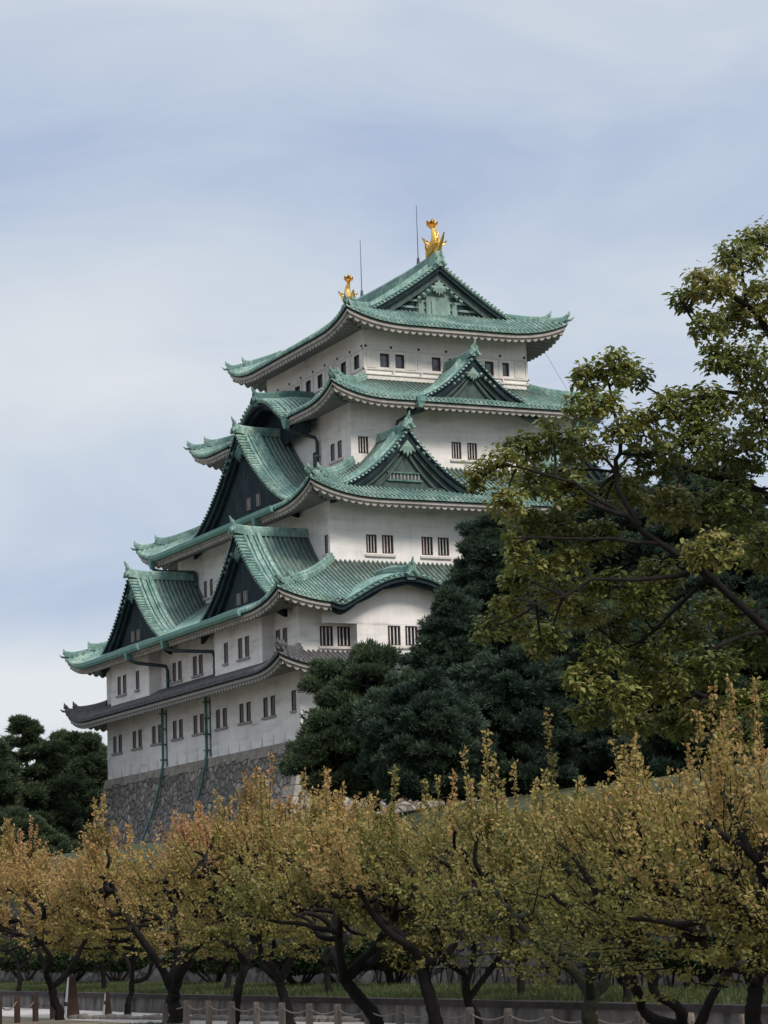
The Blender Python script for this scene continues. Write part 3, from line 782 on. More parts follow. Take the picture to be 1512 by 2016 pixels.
    for sy in (-1, 1):
        td = np.array([0, sy, 0.])
        fr, bb = MB(), MB()
        for sx in (-1, 1):
            hip, tr = MB(), MB(); ends_.append((hip, tr))
            ax = np.linspace(0, half+.25, 18)
            path = [np.array([sx*a, 0, P(W-a)]) for a in ax]
            mb.grid(np.array([[p+td*(yg-1.3) for p in path], [p+td*yf for p in path]]))
            for off, rr in ((.62, .13), (.92, .13)):
                tr.tube([p+td*(yf-off)+np.array([0, 0, .1]) for p in path], rr, 6)
            hip.sweep([p+td*(yf-1.3) for p in path[:-3]], [(-.22, -.1), (-.22, .2), (-.14, .24), (-.12, .44), (.12, .44), (.14, .24), (.22, .2), (.22, -.1)], td)
            dense = [np.array([sx*a, 0, P(W-a)]) for a in np.linspace(0, half+.25, 160)]
            acc = 0; last = dense[0]
            for p in dense[1:]:
                acc += np.linalg.norm(p-last); last = p
                if acc > .30:
                    acc = 0; tr.tube([p+td*(yf-.5)+np.array([0, 0, .05]), p+td*(yf+.07)+np.array([0, 0, .05])], .105, 6)
            def bd(n_a, n_b, z0, z1, g):
                Pp = [[p+td*n_b+np.array([0, 0, z0]) for p in path], [p+td*n_b+np.array([0, 0, z1]) for p in path], [p+td*n_a+np.array([0, 0, z1]) for p in path], [p+td*n_a+np.array([0, 0, z0]) for p in path]]
                g.grid(np.array(Pp+[Pp[0]]))
            bd(yf-.3, yf, .0, -.16, tr); bd(yf-.42, yf-.12, -.17, -.5, fr); bd(yf-.75, yf-.4, -.45, -1.05, bb)
        fr.build('verge_underside', M_GABD, keep); bb.build('bargeboard', M_GABG, keep)
    r = mb.build('roof', M_COP, keep, True); r['label'] = 'topmost green copper roof with a gable end'
    disc.build('eave_tiles', M_COP, r)
    for q_ in hips: q_.build('hip_ridge', M_COP, r)
    for h_, t_ in ends_: h_.build('descending_ridge', M_COP, r); t_.build('verge_tiles', M_COP, r, True)
    drk.build('eave_shadow_board', M_GABD, r)
    for sy in (-1, 1):
        td = np.array([0, sy, 0.]); sv = np.array([1., 0, 0]); nf = yf-.8
        X = np.linspace(-half, half, 31); zt = np.array([P(W-abs(x))-.4 for x in X])
        zb = P(L-yg)-.5
        g = MB(); g.grid(np.array([np.stack([X, sy*nf+0*X, np.maximum(zt, zb)], -1), np.stack([X, sy*nf+0*X, zb+0*X], -1)]))
        gw = g.build('gable_wall', M_GABT, keep)
        g = MB()
        B = lambda a, b, z0, z1, d0=.0, d1=.12: g.box(a, b, min(sy*(nf+d0), sy*(nf+d1)), max(sy*(nf+d0), sy*(nf+d1)), z0, z1)
        z0 = zb+.5
        B(-half*.9, half*.9, z0+.05, z0+.22); B(-half*.68, half*.68, z0+.62, z0+.78, 0, .1); B(-half*.5, half*.5, z0+1.12, z0+1.28, 0, .14)
        B(-.95, .95, z0+.2, z0+1.55, 0, .2); B(-.55, .55, z0+.2, z0+1.2, .2, .3); B(-1.55, -1.15, z0+.2, z0+1.1, 0, .16); B(1.15, 1.55, z0+.2, z0+1.1, 0, .16)
        g.build('gable_beam', M_GABT, gw)
        for a, b, c_, d_ in ((-3.1, -1.65, .80, 1.1), (1.65, 3.1, .80, 1.1), (-3.9, -1.65, .24, .6), (1.65, 3.9, .24, .6), (-2.0, -1.05, 1.3, 1.62), (1.05, 2.0, 1.3, 1.62)):
            g = MB(); g.box(a, b, min(sy*nf, sy*(nf+.05)), max(sy*nf, sy*(nf+.05)), z0+c_, z0+d_); g.build('gable_panel', M_GABD, gw)
        g = MB(); pendant(g, np.array([0, sy*(nf+.35), z0+2.15]), sv, td, .58); g.build('pendant_carving', M_GABT, gw)
    # main ridge
    g = MB(); zr = P(W)
    pts = [np.array([0, y, zr+.06+.28*(abs(y)/yf)**3]) for y in np.linspace(-yf+.1, yf-.1, 21)]
    h = .72
    g.sweep(pts, [(-.36, -.3), (-.36, h*.3), (-.28, h*.36), (-.28, h*.75), (-.2, h*.85), (-.12, h), (.12, h), (.2, h*.85), (.28, h*.75), (.28, h*.36), (.36, h*.3), (.36, -.3)], (1, 0, 0), flat=True)
    g.build('main_ridge', M_COP, keep)
    for sy in (-1, 1):
        og = MB(); ornament_plate(og, np.array([0, sy*(yf-.05), zr+.0]), np.array([1., 0, 0]), np.array([0, sy, 0.]), .8); og.build('ridge_ornament', M_COP, keep)
    return zr+.06+h
ZR = top_roof()

# --- golden dolphin-like fish on the ridge ends
def golden_fish(y, sy, s=1.0):
    g = MB(); z0 = ZR+.12
    # body: head low facing inwards along the ridge, tail raised high
    pth = [(-.95, .10), (-.62, .25), (-.22, .42), (.18, .72), (.34, 1.12), (.22, 1.52), (.02, 1.86), (-.06, 2.12)]
    rr = [.20, .36, .42, .40, .32, .24, .16, .10]
    pts = [np.array([0, y+sy*a*s, z0+b*s]) for a, b in pth]
    g.tube(pts, [r*s for r in rr], 10)
    def fin(poly, th=.05, x0=0.0, dx=0.0):
        n = len(poly)
        a = [np.array([x0-th+dx*(q[1]-poly[0][1]), y+sy*q[0]*s, z0+q[1]*s]) for q in poly]; b = [p+np.array([2*th, 0, 0]) for p in a]
        g.add(a+b, [tuple(range(n)), tuple(range(n, 2*n))[::-1]]+[(i, (i+1) % n, n+(i+1) % n, n+i) for i in range(n)])
    # tail fan (forked)
    fin([(-.10, 1.95), (-.55, 2.15), (-.62, 2.5), (-.32, 2.42), (-.12, 2.72), (.06, 2.42), (.34, 2.52), (.38, 2.2), (.08, 1.95)], .06)
    # tail fan across the ridge too, so that it reads from the gable end
    n_ = [(-.08, 1.95), (-.42, 2.2), (-.46, 2.55), (-.2, 2.45), (0, 2.75), (.2, 2.45), (.46, 2.55), (.42, 2.2), (.08, 1.95)]
    a = [np.array([q[0]*s, y+sy*-.08*s, z0+q[1]*s]) for q in n_]; b = [p+np.array([0, .1, 0]) for p in a]; n = len(n_)
    g.add(a+b, [tuple(range(n)), tuple(range(n, 2*n))[::-1]]+[(i, (i+1) % n, n+(i+1) % n, n+i) for i in range(n)])
    # dorsal crest with spikes along the outer back
    fin([(.30, .45), (.72, .62), (.55, .82), (.86, 1.02), (.62, 1.18), (.78, 1.48), (.45, 1.42), (.48, 1.78), (.18, 1.62), (.24, 1.1)], .045)
    for sx in (-1, 1):
        # pectoral fins, spread sideways
        f = [(.30, .55), (.78, .72), (1.02, 1.12), (.82, 1.02), (.74, .92), (.6, .95), (.5, .8), (.3, .75)]
        a = [np.array([sx*q[0]*s, y+sy*.12*s, z0+q[1]*s]) for q in f]; b = [p+np.array([0, sy*.12, 0]) for p in a]; n = len(f)
        g.add(a+b, [tuple(range(n)), tuple(range(n, 2*n))[::-1]]+[(i, (i+1) % n, n+(i+1) % n, n+i) for i in range(n)])
        # whisker fins at the head, brow and jaw
        g.tube([np.array([sx*.28*s, y-sy*.5*s, z0+.32*s]), np.array([sx*.5*s, y-sy*.25*s, z0+.5*s]), np.array([sx*.62*s, y-sy*.12*s, z0+.82*s])], [.1*s, .08*s, .02], 5)
        g.tube([np.array([sx*.22*s, y-sy*.75*s, z0+.38*s]), np.array([sx*.26*s, y-sy*.62*s, z0+.52*s])], [.09*s, .06*s], 6)
    g.tube([np.array([0, y-sy*.8*s, z0+.30*s]), np.array([0, y-sy*1.12*s, z0+.42*s]), np.array([0, y-sy*1.22*s, z0+.6*s])], [.2*s, .14*s, .05], 7)
    g.tube([np.array([0, y-sy*.8*s, z0+.05*s]), np.array([0, y-sy*1.15*s, z0+.06*s])], [.2*s, .1*s], 7)
    g.tube([np.array([0, y+sy*.35*s, z0+.0]), np.array([0, y+sy*.95*s, z0+.35*s]), np.array([0, y+sy*1.45*s, z0+.85*s]), np.array([0, y+sy*1.75*s, z0+1.25*s])], [.20*s, .17*s, .11*s, .04*s], 7)
    g.tube([np.array([0, y-sy*.35*s, z0+.2]), np.array([0, y-sy*.9*s, z0+.75*s]), np.array([0, y-sy*1.0*s, z0+1.05*s])], [.24*s, .18*s, .05*s], 7)
    # outward-leaning flame plate at the foot
    fin([(.2, -.15), (.55, .0), (.72, .35), (.92, .9), (.62, .55), (.42, .42), (.15, .3)], .07)
    o = g.build('golden_fish', M_GOLD, keep, True)
    return o
golden_fish(-7.35, -1, 1.0)['label'] = 'gold fish ornament on the near ridge end'
golden_fish(7.35, 1, .84)['label'] = 'gold fish ornament on the far ridge end'
for y in (5.0, -4.8):
    g = MB(); g.tube([(0, y, ZR-.2), (0, y, ZR+.55), (0, y, ZR+.6), (0, y, 54.6)], [.16, .09, .035, .02], 6); g.build('lightning_rod', M_ROD, keep)
g = MB(); pp = [np.array([6.6+1.5*0, -8.9, 43.3])*(1-t)+np.array([8.9, -11.8, 38.9])*t for t in np.linspace(0, 1, 6)]
g.tube([(7.4, -9.6, 43.2), (9.1, -10.6, 39.4)], .012, 4); g.build('stay_wire', M_ROD, keep)

# --- walls
WIN = []
def wall(fl, side, n, s0, s1, z0, z1, holes=(), name='wall', returns=0.0):
    """a wall sheet with real window openings"""
    xs = sorted(set([s0, s1]+[round(h[0]-h[2]/2, 4) for h in holes]+[round(h[0]+h[2]/2, 4) for h in holes]))
    zs = sorted(set([z0, z1]+[round(h[1]-h[3]/2, 4) for h in holes]+[round(h[1]+h[3]/2, 4) for h in holes]))
    M = sd_map(side); g = MB()
    for i in range(len(xs)-1):
        for j in range(len(zs)-1):
            xc, zc = (xs[i]+xs[i+1])/2, (zs[j]+zs[j+1])/2
            if any(abs(xc-h[0]) < h[2]/2 and abs(zc-h[1]) < h[3]/2 for h in holes): continue
            g.add([M(xs[i], n, zs[j]), M(xs[i+1], n, zs[j]), M(xs[i+1], n, zs[j+1]), M(xs[i], n, zs[j+1])], [(0, 1, 2, 3)])
    for (x, z, w, h) in [q[:4] for q in holes]:
        a, b, c, d = x-w/2, x+w/2, z-h/2, z+h/2; D = .28
        for (p, q) in (((a, c), (b, c)), ((b, c), (b, d)), ((b, d), (a, d)), ((a, d), (a, c))):
            g.add([M(p[0], n, p[1]), M(q[0], n, q[1]), M(q[0], n-D, q[1]), M(p[0], n-D, p[1])], [(0, 1, 2, 3)])
    if returns:
        for s in (s0, s1):
            g.add([M(s, n, z0), M(s, n-returns, z0), M(s, n-returns, z1), M(s, n, z1)], [(0, 1, 2, 3)])
    return g
WCACHE = {}
def window(side, x, n, z, w, h, style, curtain=None):
    M = sd_map(side)
    g = MB(); t = .07
    for a, b, c, d in ((-w/2, -w/2+t, -h/2, h/2), (w/2-t, w/2, -h/2, h/2), (-w/2+t, w/2-t, -h/2, -h/2+t), (-w/2+t, w/2-t, h/2-t, h/2)):
        g.box(x+a, x+b, n-.16, n-.03, z+c, z+d, M)
    o = g.build('window', M_WOODD, keep)
    g = MB(); g.box(x-w/2+.01, x+w/2-.01, n-.27, n-.21, z-h/2+.01, z+h/2-.01, M); g.build('pane', M_PANEL if style == 'plain' else M_GLASS, o)
    if curtain:
        g = MB(); g.box(x-w/2+t, x+w/2-t if curtain == 'full' else x+.05, n-.20, n-.19, z-h/2+t, z+h/2-t, M); g.build('curtain', M_RED, o)
    if style in ('bars', 'barsg'):
        g = MB(); nb = 3 if w > .6 else 2
        for i in range(nb):
            xc = x-w/2+t+(w-2*t)*(i+.5)/nb; bw = .065
            g.box(xc-bw/2, xc+bw/2, n-.13, n-.06, z-h/2+t, z+h/2-t, M)
        g.build('window_bars', M_BAR if style == 'bars' else M_BARG, o)
def sill(side, x0, x1, n, z, m_):
    M = sd_map(side); g = MB(); g.box(x0, x1, n-.02, n+.13, z-.14, z, M); g.build('sill', m_, keep)

def storey(fl, z0, z1, wins, label, zcut=None, style=('bars', 'barsg')):
    """wins: side -> list of (s, z, w, h)"""
    total = MB()
    for side in range(4):
        n, s = halves(fl, side)
        g = wall(fl, side, n, -s, s, z0, z1, wins.get(side, []))
        total.add(g.v, g.f)
        for q in wins.get(side, []):
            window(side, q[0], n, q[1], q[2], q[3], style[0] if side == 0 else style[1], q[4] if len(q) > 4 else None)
    o = total.build('wall', M_PLAS, keep); o['label'] = label
    return o
def pairs(cs, z, w, h, gap):
    out = []
    for c in cs: out += [(c-gap/2, z, w, h), (c+gap/2, z, w, h)]
    return out
# left face: s = -y
w1 = pairs([-16.15, -11.8, -7.63, -3.37, .71, 4.98, 9.21, 13.36], 16.85, .80, 1.28, 1.24)+[(17.4, 16.85, .80, 1.28)]
f1 = pairs([-13.9, -9.6, -5.2, -.9, 3.4, 7.7, 12.0], 16.85, .8, 1.28, 1.24)
storey(1, SZ+.02, 19.0, {1: w1, 0: f1}, 'white plaster wall of the first storey')
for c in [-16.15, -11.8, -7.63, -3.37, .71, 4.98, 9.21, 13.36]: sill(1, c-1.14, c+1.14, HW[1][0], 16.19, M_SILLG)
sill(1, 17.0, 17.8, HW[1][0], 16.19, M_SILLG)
# second storey main wall
w2 = pairs([-3.3, .78, 15.67], 20.95, .78, 1.35, 1.15)
f2 = pairs([-13.73], 20.88, .92, 1.28, 1.22)
storey(1, 19.0, 23.75, {1: w2, 0: f2}, 'white plaster wall of the second storey')
for c in (-3.3, .78, 15.67): sill(1, c-1.05, c+1.05, HW[1][0], 20.25, M_SILLG)
sill(0, -14.9, -12.65, HW[1][1], 20.2, M_SILL)
# projecting bays
def bay(side, c, hw, wins, sills, z0=19.3, z1=23.2, dep=.9):
    n = halves(1, side)[0]+dep
    g = wall(1, side, n, c-hw, c+hw, z0, z1, wins, returns=dep+.02)
    M = sd_map(side); g.add([M(c-hw, n, z0), M(c+hw, n, z0), M(c+hw, n-dep, z0), M(c-hw, n-dep, z0)], [(0, 1, 2, 3)])
    o = g.build('projecting_bay', M_PLAS, keep)
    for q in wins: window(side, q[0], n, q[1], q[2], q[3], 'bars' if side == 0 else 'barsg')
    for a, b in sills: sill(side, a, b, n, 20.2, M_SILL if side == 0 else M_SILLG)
for c in (-10.75, 10.4):
    bay(1, c, 4.15, [(c-2.3, 20.92, .78, 1.35), (c-1.1, 20.92, .78, 1.35), (c+1.7, 20.92, .78, 1.35)] if c < 0 else [(c-2.1, 20.92, .78, 1.35), (c+.42, 20.92, .78, 1.35), (c+1.62, 20.92, .78, 1.35)],
        [(c-2.8, c-.6), (c+1.25, c+2.15)] if c < 0 else [(c-2.55, c-1.65), (c-.05, c+2.1)])
for c in (-9.35, 9.35):
    bay(0, c, 3.25, [(c-.62, 20.9, .9, 1.28), (c+.62, 20.9, .9, 1.28)], [(c-1.2, c+1.2)])
storey(3, 25.2, 31.5, {1: pairs([-7.9], 27.66, .62, 1.25, 1.2)+[(13.5, 27.66, .55, 1.25)], 0: [(-8.9, 27.72, .78, 1.25), (-7.7, 27.72, .84, 1.25, 'half'), (-4.75, 27.72, .84, 1.25, 'half'), (-3.52, 27.72, .84, 1.25), (3.52, 27.72, .84, 1.25), (4.75, 27.72, .84, 1.25)]}, 'white plaster wall of the third storey')
sill(0, -9.4, -7.15, HW[3][1], 27.0, M_SILL); sill(0, -5.3, -2.97, HW[3][1], 27.0, M_SILL); sill(1, 13.1, 13.9, HW[3][0], 27.0, M_SILL); sill(1, -9.0, -6.8, HW[3][0], 27.0, M_SILL)
storey(4, 33.0, 39.0, {1: [(4.79, 35.1, .75, 1.2), (7.8, 35.12, .7, 1.2), (9.0, 35.12, .7, 1.2)], 0: [(-7.74, 35.12, .76, 1.2), (-.58, 35.12, .76, 1.2), (.66, 35.12, .76, 1.2), (7.74, 35.12, .76, 1.2)]}, 'white plaster wall of the fourth storey')
sill(0, -1.1, 1.2, HW[4][1], 34.45, M_SILL); sill(1, 7.25, 9.55, HW[4][0], 34.45, M_SILL)
# top storey with band mouldings, shutters and studs
W5R = [-4.86, -3.67, -.80, .55, 3.44, 4.69]; 
f5 = [(x, 41.74, .70, 1.0) for x in W5R]
l5 = [(x, 41.74, .90, 1.0) for x in (7.55, 5.3, 3.2, 1.2, -.9, -2.9, -5.0)]
storey(5, 40.0, 45.0, {0: f5, 1: l5}, 'white plaster wall of the top storey with bands and studs', style=('plain', 'plain'))
for side in range(4):
    n, s = halves(5, side); M = sd_map(side); g = MB(); sh = MB(); st = MB()
    e = .1
    for z0_, z1_, d in ((42.42, 42.52, .07), (41.02, 41.10, .10), (40.30, 40.62, .18), (40.62, 40.70, .26)):
        g.box(-s-d, s+d, n, n+d, z0_, z1_, M)
    nper = 6 if side in (0, 2) else 8
    for i in range(nper+1):
        x = -s+2*s*i/nper
        g.box(x-.14 if i else x, x+.14 if i < nper else x, n, n+.06, 41.10, 42.42, M)
        if i < nper: g.box(x+.05, x+.16, n, n+.20, 40.72, 41.0, M)
        r = .10; xx = min(max(x, -s+.2), s-.2)
        ring = lambda q, rr: [M(xx+rr*math.cos(a), q, 42.70+rr*math.sin(a)) for a in np.arange(8)*math.pi/4]
        o = len(st.v); st.grid(np.array([ring(n, r), ring(n+.07, r*.8)]), closed=True); st.f.append(tuple(o+8+k for k in range(8)))
        if i < nper:
            wx = [q[0] for q in (f5 if side == 0 else l5)]
            x0, x1 = x+.22, x+2*s/nper-.22
            for (a, b) in ((x0, (x0+x1)/2), ((x0+x1)/2, x1)):
                if not any(a-.35 < q < b+.35 for q in wx): sh = MB(); sh.box(a+.03, b-.03, n, n+.05, 41.16, 42.34, M); sh.build('shutter', M_CREAM, keep)
    g.build('band_moulding', M_CREAM, keep)
    st.build('wall_studs', M_WOODD, keep)

# --- gutters and downpipes
def gutter(side, n, zfn, spans):
    M = sd_map(side); g = MB()
    for a, b in spans:
        xs = np.linspace(a, b, 20)
        pts = [np.array(M(x, n, zfn(x))) for x in xs]
        g.sweep(pts, [(-.12, -.28), (-.12, .14), (.16, .14), (.16, -.1), (.05, -.28)], M(0, 1, 0)-M(0, 0, 0), flat=True)
    g.build('gutter', M_COPL, keep)
    return g
gutter(1, HW[3][0]+OH+.16, lambda x: float(SK3.z(1, x, HW[3][0]+OH))-.02, [(-13.2, 10.6)])
gutter(1, HW[1][0]+OH+.16, lambda x: float(SK2.z(1, x, HW[1][0]+OH))-.02, [(-18.0, -4.0), (-3.6, 15.0)])
gutter(0, HW[4][1]+OH+.10, lambda x: float(SK4.z(0, x, HW[4][1]+OH))-.08, [(-4.6, -4.2)])
def pipe(side, s, n_e, n_w, z_e, z_b, m_, r=.11, s_e=None, foot=None):
    M = sd_map(side); g = MB(); s_e = s if s_e is None else s_e
    pts = [M(s_e, n_e, z_e), M(s_e, n_e-.1, z_e-.55), M(s_e+(s-s_e)*.15, n_e-.5, z_e-.75), M(s, n_w+.35, z_e-1.15), M(s, n_w+.22, z_e-1.5), M(s, n_w+.22, z_b)]
    if foot is not None: pts.append(foot)
    g.tube(pts, r, 7)
    h = MB(); h.hexa([M(s_e-.14, n_e-.18, z_e-.55), M(s_e+.14, n_e-.18, z_e-.55), M(s_e+.14, n_e+.12, z_e-.55), M(s_e-.14, n_e+.12, z_e-.55), M(s_e-.32, n_e-.25, z_e+.12), M(s_e+.32, n_e-.25, z_e+.12), M(s_e+.32, n_e+.25, z_e+.12), M(s_e-.32, n_e+.25, z_e+.12)])
    for z in np.arange(z_b+.6, z_e-1.6, 1.1): h.box(s-.16, s+.16, n_w, n_w+.36, z, z+.08, M)
    o = g.build('downpipe', m_, keep, True); h.build('pipe_bracket', M_COPL if m_ is M_PIPE else m_, o)
n1e = HW[1][0]; n3e = HW[3][0]; n4e = HW[4][0]
def wall_pipe(s, r):
    M = sd_map(1); g = MB()
    q = lambda h: .13*h+.037*h*h+.35
    g.tube([M(s, n1e+.25, 18.6), M(s, n1e+.25, 14.6)]+[M(s, n1e+q(h), SZ-h) for h in (.3, 1.5, 3, 4.5, 6)], r, 8)
    h = MB()
    for z in np.arange(14.8, 18.2, 1.1): h.box(s-.2, s+.2, n1e, n1e+.42, z, z+.1, M)
    h.box(s+.22, s+.30, n1e, n1e+.08, 14.4, 18.4, M)
    o = g.build('downpipe', M_PIPEG, keep, True); h.build('pipe_bracket', M_PIPEG, o)
wall_pipe(2.75, .115); wall_pipe(-5.79, .10)
pipe(1, -4.6, n1e+2.5, n1e, 22.6, 19.8, M_PIPE, .13, s_e=-7.0-.6+1.0)
pipe(1, 4.5, n1e+2.5, n1e, 22.6, 19.8, M_PIPE, .13, s_e=-.2+1.0)
pipe(1, -9.85, n3e+2.5, n3e, 30.3, 26.5, M_PIPE, .13, s_e=-13.0)
pipe(1, 9.9, n3e+2.5, n3e, 30.3, 26.8, M_PIPE, .13, s_e=7.4)
pipe(1, 5.7, n4e+2.4, n4e, 37.7, 33.5, M_PIPE, .13, s_e=5.3)
pipe(0, -5.25, HW[4][1]+2.45, HW[4][1], 38.0, 33.5, M_PIPE, .11, s_e=-4.5)

# --- stone base
def stone_base():
    w, l = HW[1]; g = MB(); zb = 1.5
    hs = np.linspace(0, SZ-zb, 16)
    d = .13*hs+.037*hs*hs*np.where(hs < 5, 1, .9)
    d = np.minimum.accumulate(d[::-1])[::-1]
    rings = []
    for h, q in zip(hs, d):
        ring = []
        for (a, b) in (((-1, -1), (1, -1)), ((1, -1), (1, 1)), ((1, 1), (-1, 1)), ((-1, 1), (-1, -1))):
            for t in np.linspace(0, 1, 13)[:-1]:
                ring.append(((a[0]*(1-t)+b[0]*t)*(w+q+.12), (a[1]*(1-t)+b[1]*t)*(l+q+.12), SZ-h))
        rings.append(ring)
    g.grid(np.array(rings), closed=True)
    base = g.build('stone_base', M_STONE, keep)
    # paler dressed corner stones, alternately long to one side and the other
    for sx, sy in ((-1, 1), (-1, -1)):
        c = MB()
        z = SZ; i = 0
        while z > 4.5:
            hh = .72; h0, h1 = SZ-z, SZ-z+hh-.04
            q0, q1 = .13*h0+.037*h0*h0+.12, .13*h1+.037*h1*h1+.12
            la, lb = (1.9, .85) if i % 2 else (.85, 1.9)
            e = .07
            def ring(q, zz): 
                X, Y = w+q+e, l+q+e
                return [(sx*X, sy*Y, zz), (sx*X, sy*(Y-lb), zz), (sx*(X-.4), sy*(Y-lb), zz), (sx*(X-.4), sy*(Y-.4), zz), (sx*(X-la), sy*(Y-.4), zz), (sx*(X-la), sy*Y, zz)]
            A, B = ring(q1, z-hh+.04), ring(q0, z); n = 6
            c.add(A+B, [tuple(range(n)), tuple(range(n, 2*n))]+[(k, (k+1) % n, n+(k+1) % n, n+k) for k in range(n)])
            z -= hh; i += 1
        c.build('corner_stones', M_CSTONE, base)
    # pale coping course under the plaster wall
    t = MB()
    for side in (0, 1):
        n, s = halves(1, side); x = -s-.1; M = sd_map(side)
        while x < s:
            L = random.uniform(.9, 2.0); x1 = min(x+L, s+.1); hh = random.uniform(.42, .7)
            q = .13*hh+.02
            t.hexa([M(x, n-.3, SZ-hh), M(x1-.04, n-.3, SZ-hh), M(x1-.04, n+.17+q, SZ-hh), M(x, n+.17+q, SZ-hh), M(x, n-.3, SZ+.03), M(x1-.04, n-.3, SZ+.03), M(x1-.04, n+.17, SZ+.03), M(x, n+.17, SZ+.03)]); x = x1
    t.build('coping_stones', M_CSTONE, base)
stone_base()

# ================================================================ GROUND
def sheet(name, pts, m, z=None, label=None):
    me = bpy.data.meshes.new(name); me.from_pydata([tuple(p) for p in pts], [], [tuple(range(len(pts)))]); o = link(name, me, m); o['kind'] = 'structure'
    if label: o['label'] = label
    return o
sheet('ground', [(-3000, -3000, 0), (3000, -3000, 0), (3000, 3000, 0), (-3000, 3000, 0)], M_EARTH)
# line of the retaining wall
def rwx(y): return -58.3+(y+110)*.035
sheet('path', [(rwx(-160)-3.0, -160, .004), (rwx(-160), -160, .004), (rwx(60), 60, .004), (rwx(60)-3.0, 60, .004)], M_PATH)
sheet('forecourt', [(-80, -96, .004), (rwx(-96)-3.0, -96, .004), (rwx(60)-3.0, 60, .004), (-80, 60, .004)], M_PATH)
def prism(name, prof, y0, y1, m, n=60, jitter=0.0):
    """extrude an (x offset, z) profile along the wall line"""
    g = MB(); P = []
    for y in np.linspace(y0, y1, n): P.append([(rwx(y)+a, y, z+(random.uniform(-jitter, jitter))) for a, z in prof])
    g.grid(np.array(P)); return g.build(name, m)
tag(prism('grass_bank', [(.32, .40), (3.2, .46), (6.0, .5), (9.5, .3), (13, -.5), (15, -1.5)], -165, 70, M_GRASS, 120, .03), kind='structure')
rw = empty('retaining_wall', (rwx(-120), -120, 0), 'low grey stone retaining wall with a dark cap along the path', 'wall')
g = prism('wall_face', [(0, -.1), (.03, .36), (.35, .36)], -165, 70, M_RWALL); g.parent = rw; g.matrix_parent_inverse = Matrix.Translation((-rwx(-120), 120, 0))
g = prism('wall_cap', [(-.05, .36), (-.05, .47), (.36, .47), (.36, .30)], -165, 70, M_CAP, 120, .008); g.parent = rw; g.matrix_parent_inverse = Matrix.Translation((-rwx(-120), 120, 0))
# castle mound
def mound():
    g = MB(); P = []
    for y in np.linspace(-175, 160, 100):
        j = lambda a: a*math.sin(y*.7)+a*math.sin(y*1.9+1)
        P.append([(-44.2, y, 5.17+j(.05)), (-42, y, 5.9+j(.08)), (-36, y, 6.7+j(.1)), (-28, y, 6.4+j(.1)), (-24, y, 5.2), (40, y, 5.0), (160, y, 4.5)])
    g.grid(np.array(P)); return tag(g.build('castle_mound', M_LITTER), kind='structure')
mound()
g = MB(); P = []
for y in np.linspace(-175, 160, 90): P.append([(-46.6, y, -1.6), (-46.0, y, .5), (-45.3, y, 2.8), (-44.8, y, 4.4), (-44.5, y, 5.12+.06*math.sin(y*2.3)+random.uniform(-.05, .05)), (-43.2, y, 5.1)])
g.grid(np.array(P)); tag(g.build('stone_rampart', M_RAMP), 'high dark moat wall of fitted boulders with grass along its top', 'rampart')

# ================================================================ VEGETATION
def tuft_mesh(name, C, D_, size, per, tint, m, parent, width=.16, spread=1.0):
    """needle tufts: per narrow kite blades fanning round direction D_ at each centre"""
    n = len(C); C = np.repeat(C, per, 0); D2 = np.repeat(D_, per, 0); sz = np.repeat(size, per)*rng.uniform(.7, 1.2, n*per); ti = np.repeat(tint, per)+rng.normal(0, .1, n*per)
    d = norm(D2+rng.normal(0, .55*spread, (n*per, 3))); a = norm(np.cross(d, rng.normal(size=(n*per, 3))))
    V = np.stack([C, C+d*sz[:, None]*.5+a*(sz*width)[:, None], C+d*sz[:, None], C+d*sz[:, None]*.5-a*(sz*width)[:, None]], 1)
    return leaf_mesh(name, V, 4, [(0, 1, 2, 3)], ti, m, parent)
def bez(a, b, bend, n=7):
    a, b = np.asarray(a, float), np.asarray(b, float); m_ = (a+b)/2+bend
    return [((1-t)**2)*a+2*t*(1-t)*m_+t*t*b for t in np.linspace(0, 1, n)]

